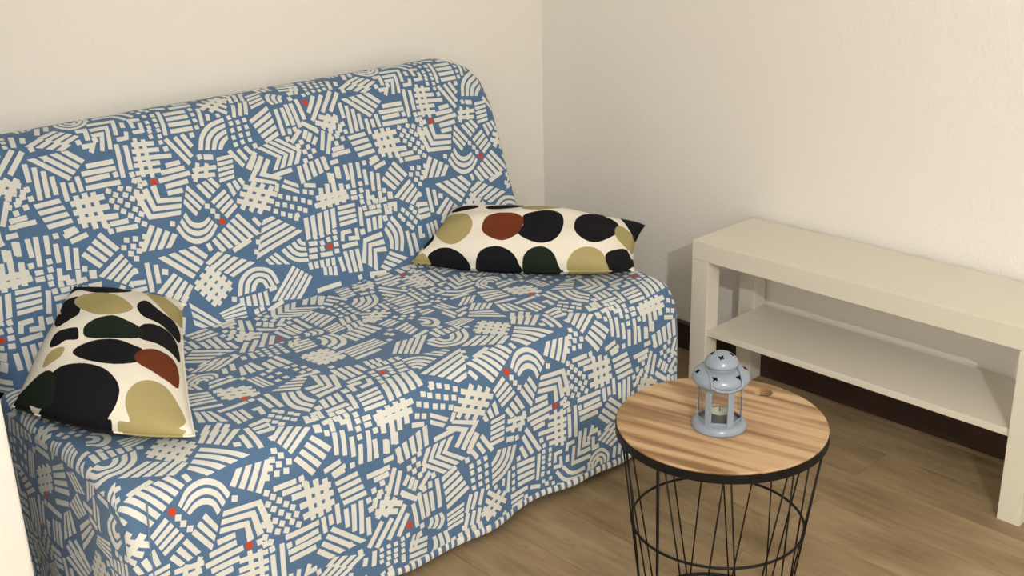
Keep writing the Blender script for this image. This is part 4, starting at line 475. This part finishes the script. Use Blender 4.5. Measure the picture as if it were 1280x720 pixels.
# ---------------------------------------------------------------- room shell
RX0, RY0, RH = -4.2, -4.8, 2.5
def struct(name, bm, m, parent=None, **k):
    o = obj(name, bm, m, parent, **k); o['kind'] = 'structure'; return o
fl = struct('floor', box(bmesh.new(), (RX0-.1, RY0-.1, -.12), (.1, .1, -.004)), M_gap)
rnd = random.Random(5)
meshes = {}
PW, PL = .145, 1.2
k = 0
x = -.035
def plank(x0, x1, y0, y1):
    key = (round(x1-x0, 3), round(y1-y0, 3))
    if key not in meshes:
        bm = box(bmesh.new(), (-key[0]/2+.0004, -key[1]/2+.0004, -.008), (key[0]/2-.0004, key[1]/2-.0004, 0), .0007, 1)
        me = bpy.data.meshes.new('plank'); bm.to_mesh(me); bm.free(); me.materials.append(M_plank); meshes[key] = me
    o = bpy.data.objects.new('plank', meshes[key]); link(o, fl); o.location = ((x0+x1)/2, (y0+y1)/2, 0)
edges = [0.0]+[-.035-.145*i for i in range(0, 30) if -.035-.145*i > RX0]+[RX0]
for k in range(len(edges)-1):
    x1, x0 = edges[k], edges[k+1]
    off = -1.34 if k % 2 == 0 else -.74
    if k % 4 == 1: off = -.44
    if k == 1: off = -.74
    ys = [0.0]+[y for y in (off+PL-PL*i for i in range(7)) if RY0+.05 < y < -.05]+[RY0]
    if k == 2: ys = [0, -1.34, -2.54, -3.74, RY0]
    for b_, a_ in zip(ys[:-1], ys[1:]): plank(x0, x1, a_, b_)
struct('ceiling', box(bmesh.new(), (RX0-.1, RY0-.1, RH), (.1, .1, RH+.1)), M_ceil)
struct('wall_back', box(bmesh.new(), (RX0-.1, 0, -.12), (.1, .1, RH)), M_wall)
struct('wall_right', box(bmesh.new(), (0, RY0, -.12), (.1, 0, RH)), M_wall)
struct('wall_left', box(bmesh.new(), (RX0-.1, RY0, -.12), (RX0, 0, RH)), M_wall)
struct('wall_front', box(bmesh.new(), (RX0-.1, RY0-.1, -.12), (.1, RY0, RH)), M_wall)
# short return wall left of the sofa: its corner edges into the frame
SX, SY = -1.984, -0.75
struct('wall_partition', box(bmesh.new(), (RX0, SY, 0), (SX, SY+.10, RH), .006, 3), M_wall)
BH, BT = .0815, .020
struct('baseboard_right', box(bmesh.new(), (-BT, RY0, 0), (0, 0, BH), .003, 2), M_base)
struct('baseboard_back', box(bmesh.new(), (RX0, -BT, 0), (-BT, 0, BH), .003, 2), M_base)
struct('baseboard_left', box(bmesh.new(), (RX0, RY0, 0), (RX0+BT, SY-BT, BH), .003, 2), M_base)
struct('baseboard_partition', box(bmesh.new(), (RX0+BT, SY-BT, 0), (SX, SY, BH), .003, 2), M_base)
struct('baseboard_front', box(bmesh.new(), (RX0+BT, RY0, 0), (-BT, RY0+BT, BH), .003, 2), M_base)

# ---------------------------------------------------------------- sofa bed
def smooth(P, n=3):
    P = np.array(P, float)
    for _ in range(n):
        Q = [P[0]]
        for a, b in zip(P[:-1], P[1:]):
            Q += [a*.75+b*.25, a*.25+b*.75]
        Q.append(P[-1]); P = np.array(Q)
    return P
BACK = smooth([(-.35,.40),(-.335,.46),(-.30,.54),(-.19,.80),(-.165,.845),(-.12,.868),(-.07,.86),(-.045,.80),(-.04,.4),(-.04,.1)])
SEAT = smooth([(-.918,.022),(-.905,.15),(-.892,.28),(-.885,.335),(-.855,.383),(-.80,.395),(-.7,.40),(-.5,.402),(-.40,.408),(-.34,.415)])
def arc(P):
    return np.r_[0, np.cumsum(np.hypot(*np.diff(P, axis=0).T))]
def back_y(z):      # y of the front face of the backrest at height z
    k = int(np.argmax(BACK[:, 1])); return np.interp(z, BACK[:k, 1], BACK[:k, 0])
def seat_z(y):      # height of the seat at depth y
    return np.interp(y, SEAT[20:, 0], SEAT[20:, 1])
def cushion_grid(A, B, C_, D, T, n=48, m=36, sag=.0, lift=0.0, bow=-.16, back=True, over=None):
    """two n x m grids (top, bottom) of a stuffed cover between four corners"""
    A, B, C_, D = [np.array(v, float) for v in (A, B, C_, D)]
    nrm = np.cross(B-A, D-A); nrm /= np.linalg.norm(nrm)
    out = []
    for side in (1, -1):
        G = np.zeros((n+1, m+1, 3))
        for i in range(n+1):
            for j in range(m+1):
                s = 2*i/n-1; t = 2*j/m-1
                s = np.sin(s*np.pi/2)*.35+s*.65; t = np.sin(t*np.pi/2)*.35+t*.65
                # edges are drawn in between the pointed corners
                ss = s*(1-.055*(1-t*t)); tt = t*(1-(.055 if t > 0 else bow)*(1-s*s))
                u = (ss+1)/2; v = (tt+1)/2
                P = A*(1-u)*(1-v)+B*u*(1-v)+C_*u*v+D*(1-u)*v
                h = T*(max(0, (1-s**2))**.45)*(max(0, (1-t**2))**.45)
                h *= 1+.05*np.sin(5*s+2.2*t)+.04*np.sin(7*t-3*s)
                w = 1.0 if side > 0 else .55
                P = P + nrm*h*w*side
                if side > 0: P = P + nrm*lift*(1-s*s)*(1-t*t)
                P[2] = max(P[2], float(seat_z(P[1]))+.004 if P[0] < -.43 or over is None else .36)
                if back and P[0] < -.42 and P[2] < .84:
                    P[1] = min(P[1], float(back_y(P[2]))-.006)
                G[i, j] = P
        out.append(G)
    return out
RIGHT = dict(A=(-.835,-.365,.43), B=(-.50,-.805,.425), C_=(-.255,-.63,.445), D=(-.655,-.315,.515), T=.092, over=1)
LEFT = dict(A=(-1.888,-.505,.455), B=(-1.70,-.825,.44), C_=(-1.435,-.31,.48), D=(-1.66,-.305,.575), T=.08, bow=-.12)

PXA = lambda x: np.array([x])
sofa = thing('sofa_bed', 'low two-seat sofa bed under a loose blue cover with a white maze print', 'sofa', (-1.135, -.48, 0))
def unshift(o):      # meshes below are written in room coordinates
    for v_ in o.data.vertices: v_.co -= Vector((-1.135, -.48, 0))
    return o
def wr(x, y, z, a=.0035, s=6):
    return noise.noise(Vector((x*s, y*s, z*s)))*a
def grid_mesh(G, UV, flip=False):
    n, m = len(G), len(G[0]); bm = bmesh.new(); uvl = bm.loops.layers.uv.new('UVMap')
    V = [[bm.verts.new(G[i][j]) for j in range(m)] for i in range(n)]
    for i in range(n-1):
        for j in range(m-1):
            idx = [(i, j), (i+1, j), (i+1, j+1), (i, j+1)]
            if flip: idx = idx[::-1]
            try: f = bm.faces.new([V[a][b] for a, b in idx])
            except ValueError: continue
            for lp, (a, b) in zip(f.loops, idx): lp[uvl].uv = UV[a][b]
    return bm
# backrest
def xr_back(z): return float(np.interp(z, [.1, .45, .51, .62, .745, .80, .84, .868], [-.397, -.395, -.392, -.385, -.382, -.396, -.425, -.485]))
aB = arc(BACK); ymid = lambda z: (float(back_y(min(z, .84)))-.04)/2
NX = 150
G, UV = [], []
for i in range(NX+1):
    u = i/NX; row, ur = [], []
    for j in range(0, len(BACK)):
        y, z = BACK[j]
        xr = xr_back(z); xl = -2.25-xr
        th = u
        x = xl+(xr-xl)*th
        de = min(x-xl, xr-x)                              # roll the ends over
        R_ = .05
        if de < R_:
            kf = math.sqrt(max(0, 1-((R_-de)/R_)**2)); ym = (y-.04)/2 if y < -.04 else -.04
            ym = -.04+(float(back_y(min(z, .84)))+.04)*.5
            y = ym+(y-ym)*max(kf, .02)
            if z > .80: z = .80+(z-.80)*(.6+.4*kf)
        d = wr(x, .3, z, .006, 5)+wr(x, .9, z, .0025, 14)
        if z < .5: d += .004*math.sin(x*38+3*math.sin(x*9))*(.5-z)/.1*.6
        row.append((x, y+d, z)); ur.append(((x+1.2897)/PU, (aB[j]-.236)/PV))
    G.append(row); UV.append(ur)
o = obj('backrest', grid_mesh(G, UV, True), M_print, sofa, True); unshift(o)
# seat: top and front are one cloth, sides are sewn on
aS = arc(SEAT); dS = np.gradient(SEAT, axis=0); nS = np.c_[-dS[:, 1], dS[:, 0]]; nS /= np.linalg.norm(nS, axis=1)[:, None]
def xr_seat(z): return float(np.interp(z, [0, .3, .4], [-.445, -.418, -.412]))
def xl_seat(z): return float(np.interp(z, [0, .3, .4], [-1.885, -1.868, -1.860]))
RR = .028
def cloth_pt(x, y, z, wave=True):
    d = wr(x, y, z, .006, 4)+wr(x, y, z+3, .003, 11)
    if z < .3: d += .006*(.3-z)/.3*math.sin(x*17+2.5*math.sin(x*5))          # soft flutes towards the hem
    if z < .12: z = z+(.12-z)/.12*(.007*math.sin(x*13+1.1)+.004*math.sin(x*31))
    k_ = min(1, max(0, (z-.33)/.06))
    return (x, y-d*(1-k_), z+d*k_*.8)
G, UV = [], []
xs = [-1, -.96, -.9, -.8, -.65, -.5, -.3, -.1]+[i/150 for i in range(151)]+[1.1, 1.3, 1.5, 1.65, 1.8, 1.9, 1.96, 2]
for q in xs:
    row, ur = [], []
    for j in range(len(SEAT)):
        y, z = SEAT[j]; xl, xr = xl_seat(z)+RR, xr_seat(z)-RR
        rr_ = RR*min(1, .35+z/.3)
        if q < 0: th = -q*math.pi/2; x = xl-rr_*math.sin(th); s_ = -q*RR*1.4
        elif q > 1: th = (q-1)*math.pi/2; x = xr+rr_*math.sin(th); s_ = (q-1)*RR*1.4
        else: th = 0; x = xl+(xr-xl)*q; s_ = 0
        off = rr_*(1-math.cos(th))
        n_ = nS[j]
        P = cloth_pt(x, y, z)
        P = (P[0], P[1]-n_[0]*off, P[2]-n_[1]*off)
        row.append(P)
        xu = x if 0 <= q <= 1 else (xl-s_ if q < 0 else xr+s_)
        ur.append((-(xu+1.0003)/PU, -(aS[j]-.3267)/PV))
    G.append(row); UV.append(ur)
o = obj('seat_cover', grid_mesh(G, UV, False), M_print, sofa, True); unshift(o)
def side(xf, sgn, name):
    G2, UV2 = [], []
    edge = G[0] if sgn < 0 else G[-1]
    # front part follows the rolled edge of the seat cover
    ys_ = [-.905+.83*(t/46)**1.25 for t in range(47)]
    E = np.array(edge); order = np.argsort(E[:, 1])
    fr = [e for e in edge]
    for y in ys_:
        # top height at this depth
        cand = E[len(E)//3:]; zt = float(np.interp(y, cand[:, 1], cand[:, 2])) if y > cand[0, 1] else float(np.interp(y, E[:len(E)//2, 1][::1], E[:len(E)//2, 2]))
        zt = min(zt+.003, .41)
        row, ur = [], []
        for k_ in range(25):
            f = k_/24; z = .03+(zt-.03)*f
            yl = float(np.interp(z, E[:, 2], E[:, 1])) if z < .34 else -9
            yy = max(y, yl) if yl > -5 else y
            fl_ = (.012*math.sin(yy*21+.6)*(1-f)+wr(yy, 7, z, .012, 7))*(1-f*f)*min(1, max(0, (yy+.895)/.10))
            x = xf(z)+sgn*(fl_-.0015*f)
            row.append((x, yy, z)); ur.append((sgn*(yy+.9)/PU+.12, -(z-.06)/PV))
        G2.append(row); UV2.append(ur)
    o = obj(name, grid_mesh(G2, UV2, sgn > 0), M_print, sofa, True); unshift(o)
side(xl_seat, -1, 'side_panel'); side(xr_seat, 1, 'side_panel')
# turned-up hem along the front
M_hem = mat('printed_hem', (.5, .5, .5, 1), .85, spec=.1)
uvn = nd(M_hem, 'ShaderNodeUVMap'); uvn.uv_map = 'UVMap'; mp = nd(M_hem, 'ShaderNodeMapping'); mp.inputs['Scale'].default_value = (1, .12, 1); lk(M_hem, uvn.outputs[0], mp.inputs[0])
wv = nd(M_hem, 'ShaderNodeTexWave'); wv.inputs['Scale'].default_value = 13; wv.inputs['Distortion'].default_value = 5; wv.inputs['Detail'].default_value = 1; wv.inputs['Detail Scale'].default_value = 2.2
lk(M_hem, mp.outputs[0], wv.inputs[0])
hr = ramp(M_hem, wv.outputs['Fac'], [(.47, (84/255*.33, 114/255*.38, .30, 1)), (.53, (.73, .715, .64, 1))]); lk(M_hem, hr, bsdf(M_hem).inputs['Base Color'])
rows, uvs = [], []
for i in range(181):
    x = -1.885+1.44*i/180; r_, u_ = [], []
    for t in range(5):
        z = .022+.016*t/4; y = float(np.interp(z, SEAT[::, 1][:30], SEAT[:30, 0]))
        P = cloth_pt(x, y, z); b_ = .0035*math.sin(math.pi*(t+.6)/5.2)+.0012
        r_.append((P[0], P[1]-b_, P[2])); u_.append((-(x+.6)/PU*1.0, (z+.33)/PV))
    rows.append(r_); uvs.append(u_)
o = obj('hem', grid_mesh(rows, uvs, False), M_hem, sofa, True); unshift(o)
# piping seam down the front left corner
bm = bmesh.new(); pts_ = []
for z in np.linspace(.03, .385, 30):
    y = float(np.interp(z, SEAT[:, 1][:26], SEAT[:26, 0])); P = cloth_pt(xl_seat(z)+.03, y, z); pts_.append((P[0]+.0, P[1]-.0002, P[2]))
bm = tube(bm, pts_, .0016, 6); o = obj('seam', bm, M_thread, sofa, True); unshift(o)
# steel frame under the cover
for x_ in (-1.78, -.50):
    for y_ in (-.83, -.16):
        bm = bmesh.new(); bmesh.ops.create_cone(bm, cap_ends=True, segments=16, radius1=.018, radius2=.018, depth=.26, matrix=Matrix.Translation((x_, y_, .13)))
        o = obj('leg', bm, M_steel, sofa); unshift(o)
bm = box(bmesh.new(), (-1.82, -.84, .26), (-.46, -.10, .31), .01); o = obj('frame', bm, M_steel, sofa); unshift(o)

# ---------------------------------------------------------------- cushions
def cushion(K, nm, label):
    ctr = Vector([sum(K[q][i] for q in ('A', 'B', 'C_', 'D'))/4 for i in range(3)])
    t = thing('throw_pillow', label, 'pillow', tuple(ctr), group=None)
    top, bot = cushion_grid(**K)
    n, m = top.shape[0]-1, top.shape[1]-1; bm = bmesh.new(); uvl = bm.loops.layers.uv.new('UVMap')
    V = {}
    def vert(side, i, j):
        if i in (0, n) or j in (0, m): side = 0
        if (side, i, j) not in V:
            g = top if side == 0 else bot; p_ = Vector(g[i, j])
            p_ += Vector((0, 0, 1))*(noise.noise(p_*9)*.004 if side == 0 and 0 < i < n and 0 < j < m else 0)
            V[(side, i, j)] = bm.verts.new(p_-ctr)
        return V[(side, i, j)]
    for side in (0, 1):
        for i in range(n):
            for j in range(m):
                idx = [(i, j), (i+1, j), (i+1, j+1), (i, j+1)]
                if side: idx = idx[::-1]
                vs = [vert(side, a, b) for a, b in idx]
                try: f = bm.faces.new(vs)
                except ValueError: continue
                for lp, (a, b) in zip(f.loops, idx): lp[uvl].uv = (a/n*.998+.001, (b/m if side == 0 else b/m*.6)*.998+.001)
    M = dot_mat(nm)
    obj('cover', bm, M, t, True)
    # sewn edge
    loop = [(i, 0) for i in range(n)]+[(n, j) for j in range(m)]+[(n-i, m) for i in range(n)]+[(0, m-j) for j in range(m)]
    bm = bmesh.new(); uvl = bm.loops.layers.uv.new('UVMap')
    pts = [Vector(top[i, j])-ctr for i, j in loop]
    tube(bm, pts, .0022, 6, closed=True); bm.faces.ensure_lookup_table()
    for q_, f in enumerate(bm.faces):
        i, j = loop[min(q_//6, len(loop)-1)]
        for lp in f.loops: lp[uvl].uv = (i/n*.99+.005, j/m*.99+.005)
    obj('seam', bm, M, t, True)
    return t
cushion(RIGHT, 'R', 'spotted pillow lying at the right end of the sofa seat, overhanging toward the bench')
cushion(LEFT, 'L', 'spotted pillow propped on the left end of the sofa seat, nearest the camera')

# ---------------------------------------------------------------- low white bench against the right wall
BX0, BX1 = -0.01770-.26, -0.01770; BY1 = -0.80810; BY0 = BY1-.90
bench = thing('tv_bench', 'low white bench with square legs and one shelf against the right wall', 'bench', ((BX0+BX1)/2, (BY0+BY1)/2, 0))
bo = Vector(bench.location)
def bbox(name, lo_, hi_, bev=.0012):
    lo_ = [a-b for a, b in zip(lo_, bo)]; hi_ = [a-b for a, b in zip(hi_, bo)]
    return obj(name, box(bmesh.new(), lo_, hi_, bev, 2), M_white, bench)
bbox('top', (BX0, BY0, .40), (BX1, BY1, .45))
for x_ in (BX0+.0005, BX1-.0505):
    for y_ in (BY0+.0005, BY1-.0505):
        bbox('leg', (x_, y_, 0), (x_+.05, y_+.05, .40))
bbox('shelf', (BX0+.008, BY0+.0505, .197), (BX1-.008, BY1-.0505, .214), .0008)
for y_ in (BY1-.058, BY0+.052):
    for x_ in (BX0+.03, BX1-.04):
        bm = box(bmesh.new(), [a-b for a, b in zip((x_, y_, .184), bo)], [a-b for a, b in zip((x_+.012, y_+.008, .197), bo)], .001)
        obj('shelf_bracket', bm, M_brass, bench)

# ---------------------------------------------------------------- wire basket side table
TX, TY, TR, TZ = -.987, -1.431, .189, .42
tab = thing('side_table', 'round wooden-topped side table on a tapering black wire basket', 'table', (TX, TY, 0))
bm = bmesh.new(); lathe(bm, [(TR-.001, TZ-.014), (TR-.001, TZ-.003), (TR-.0005, TZ-.001), (TR-.0015, TZ)], 128, True)
top = obj('tabletop', bm, M_wood, tab)
hx, hy = -0.838-TX, -1.417-TY
bm = bmesh.new(); bmesh.ops.create_cone(bm, cap_ends=True, segments=40, radius1=.0175, radius2=.0175, depth=.1, matrix=Matrix.Translation((hx, hy, TZ)))
cut = obj('cut', bm, M_wood); cut.location = (TX, TY, 0)
md = top.modifiers.new('hole', 'BOOLEAN'); md.object = cut; md.operation = 'DIFFERENCE'; md.solver = 'EXACT'
bpy.context.view_layer.update()
dg = bpy.context.evaluated_depsgraph_get(); me2 = bpy.data.meshes.new_from_object(top.evaluated_get(dg))
top.modifiers.clear(); top.data = me2; bpy.data.objects.remove(cut)
ring = lambda r, z, n=96: [(r*math.cos(2*math.pi*k/n), r*math.sin(2*math.pi*k/n), z) for k in range(n)]
bm = bmesh.new(); lathe(bm, [(TR-.010, TZ-.021), (TR, TZ-.021), (TR+.0012, TZ-.020), (TR+.0012, TZ-.0045), (TR+.0004, TZ-.0038), (TR-.0006, TZ-.0038), (TR-.0006, TZ-.0145), (TR-.010, TZ-.0145), (TR-.010, TZ-.021)], 128)
obj('rim', bm, M_black, tab, True, .6)
ZB, RB, RT = .0035, .135, TR-.006
rad = lambda z: RB+(RT-RB)*(z-ZB)/(TZ-.03-ZB)
obj('base_ring', tube(bmesh.new(), ring(RB, ZB+.0005), .0035, 8, True), M_black, tab, True)
obj('middle_ring', tube(bmesh.new(), ring(rad(.215)-.003, .215), .0026, 8, True), M_black, tab, True)
NW = 10; PH = -2.44
wires = []
for k_ in range(NW):
    a0 = PH+2*math.pi*k_/NW; eps = .035
    for sgn in (1, -1):
        a1 = a0+sgn*eps; b1 = a0+sgn*(math.pi/NW-.03)
        bm = tube(bmesh.new(), [(RT*math.cos(a1), RT*math.sin(a1), TZ-.020), (RB*math.cos(b1), RB*math.sin(b1), ZB+.004)], .0016, 7)
        obj('wire', bm, M_black, tab, True)

# ---------------------------------------------------------------- candle lantern
LX, LY = -1.005, -1.439
lan = thing('candle_lantern', 'pale blue metal candle lantern with butterfly cut-outs standing on the round table', 'lantern', (LX, LY, TZ), (0, 0, math.radians(5.7)))
bm = bmesh.new(); lathe(bm, [(.001, 0), (.046, 0), (.0485, .002), (.0488, .006), (.047, .0105), (.0435, .0135), (.0405, .0150), (.039, .0152), (.001, .0150)], 64)
obj('base', bm, M_blue, lan, True, .7)
HB = .0395
for k_ in range(6):
    a = math.pi/3*k_; c, s = math.cos(a), math.sin(a)
    R6 = Matrix.Rotation(a, 4, 'Z')
    bm = box(bmesh.new(), (HB-.0022, -.0062, .014), (HB, .0062, .084), .0006, 1); bmesh.ops.transform(bm, matrix=R6, verts=bm.verts); obj('post', bm, M_blue, lan)
    a2 = a+math.pi/6; R6 = Matrix.Rotation(a2, 4, 'Z'); ap = HB*math.cos(math.pi/6)
    bm = box(bmesh.new(), (ap-.0030, -.0195, .015), (ap-.0018, .0195, .083)); bmesh.ops.transform(bm, matrix=R6, verts=bm.verts); obj('pane', bm, M_glass, lan)
    bm = box(bmesh.new(), (ap-.0018, -.0198, .014), (ap-.0002, .0198, .0205), .0004, 1); bmesh.ops.transform(bm, matrix=R6, verts=bm.verts); obj('sill', bm, M_blue, lan)
dome = [(.036, .0800), (.0408, .0815), (.0425, .0840), (.0440, .0868), (.0492, .0905), (.0510, .0945), (.0508, .0990), (.0485, .1045), (.0435, .1095), (.0360, .1130), (.0280, .1148), (.0238, .1160), (.0235, .1215)]
bm = bmesh.new(); lathe(bm, smooth(dome, 1).tolist(), 64); roof = obj('roof', bm, M_blue, lan, True, .9)
cap = [(.0235, .1200), (.0285, .1200), (.0298, .1222), (.0290, .1265), (.0265, .1318), (.0220, .1368), (.0155, .1410), (.0080, .1435), (.0003, .1440)]
bm = bmesh.new(); lathe(bm, smooth(cap, 1).tolist(), 48); capo = obj('cap', bm, M_blue, lan, True, .9)
def butterfly(prof, parent, t_, ang, size, tilt):
    pr = np.array(prof); a_ = arc(pr); L_ = t_*a_[-1]
    r_ = np.interp(L_, a_, pr[:, 0]); z_ = np.interp(L_, a_, pr[:, 1]); r2 = np.interp(L_+.002, a_, pr[:, 0]); z2 = np.interp(L_+.002, a_, pr[:, 1])
    tv = Vector(((r2-r_)*math.cos(ang), (r2-r_)*math.sin(ang), z2-z_)).normalized(); hv = Vector((-math.sin(ang), math.cos(ang), 0)); nv = hv.cross(tv)
    P0 = Vector((r_*math.cos(ang), r_*math.sin(ang), z_))
    if nv.dot(Vector((math.cos(ang), math.sin(ang), .6))) < 0: nv = -nv
    shp = [(0, .35), (.25, .75), (.7, 1), (1, .7), (.85, .2), (.35, .05), (.7, -.15), (.75, -.6), (.4, -.8), (.1, -.35), (0, -.55)]
    shp = shp+[(-x_, y_) for x_, y_ in shp[::-1][1:-1]]
    ct, st = math.cos(tilt), math.sin(tilt); bm = bmesh.new(); lo_, hi_ = [], []
    for x_, y_ in shp:
        X_, Y_ = (x_*ct-y_*st)*size, (x_*st+y_*ct)*size
        Q = P0+hv*X_+tv*Y_-nv*(X_*X_/(2*max(r_, .02)))-nv*(Y_*Y_/.06)
        lo_.append(bm.verts.new(Q-nv*.0006)); hi_.append(bm.verts.new(Q+nv*.0004))
    cen = bm.verts.new(P0+nv*.0004)
    for i in range(len(shp)):
        j = (i+1) % len(shp); bm.faces.new((lo_[i], lo_[j], hi_[j], hi_[i])); bm.faces.new((hi_[i], hi_[j], cen))
    obj('cut_out', bm, M_cut, parent)
for k_ in range(6): butterfly(dome, roof, .62, 0.3+k_*math.pi/3, .0054, .3)
for k_ in range(4): butterfly(cap, capo, .62, 0.5+k_*math.pi/2, .0048, .4*(-1)**k_)
# wire handle hanging down over the front
ha = math.radians(-40-5.7); hv = Vector((math.cos(ha), math.sin(ha), 0)); fv = Vector((math.sin(ha), -math.cos(ha), 0))
outline = np.array(smooth(dome, 1))
outline = outline[outline[:, 1] > .0795]
pts = []
for q_ in range(41):
    k_ = abs(q_-20)/20; ph = (q_-20)/20*math.pi/2; z_ = .0900+.0285*k_**1.6
    r_ = .0030 + float(np.interp(z_, outline[:, 1], outline[:, 0]))
    ph = math.copysign(math.asin(min(1, .027*min(1, (k_/.42)**.8)/r_)) if k_ < .98 else math.pi/2, q_-20)
    pts.append((hv*math.sin(ph)+fv*math.cos(ph))*r_+Vector((0, 0, z_)))
obj('handle', tube(bmesh.new(), pts, .0018, 8), M_blue, lan, True)
for sg in (1, -1):
    bm = bmesh.new(); bmesh.ops.create_uvsphere(bm, u_segments=12, v_segments=8, radius=.0026, matrix=Matrix.Translation(hv*sg*.025+Vector((0, 0, .1185)))); obj('rivet', bm, M_blue, lan, True)
tl = thing('tealight', 'small white tealight candle inside the blue lantern', 'candle', (LX, LY, TZ+.0152))
bm = bmesh.new(); lathe(bm, [(.0005, 0), (.0185, 0), (.019, .001), (.019, .0155), (.0184, .0155), (.0184, .013)], 40); obj('cup', bm, M_alu, tl, True, .8)
bm = bmesh.new(); lathe(bm, [(.0184, .001), (.0184, .0135), (.012, .0140), (.0005, .0140)], 40); obj('wax', bm, M_wax, tl, True, .8)
obj('wick', tube(bmesh.new(), [(0, 0, .013), (.0005, 0, .018), (.002, .001, .021)], .0007, 6), M_cut, tl)
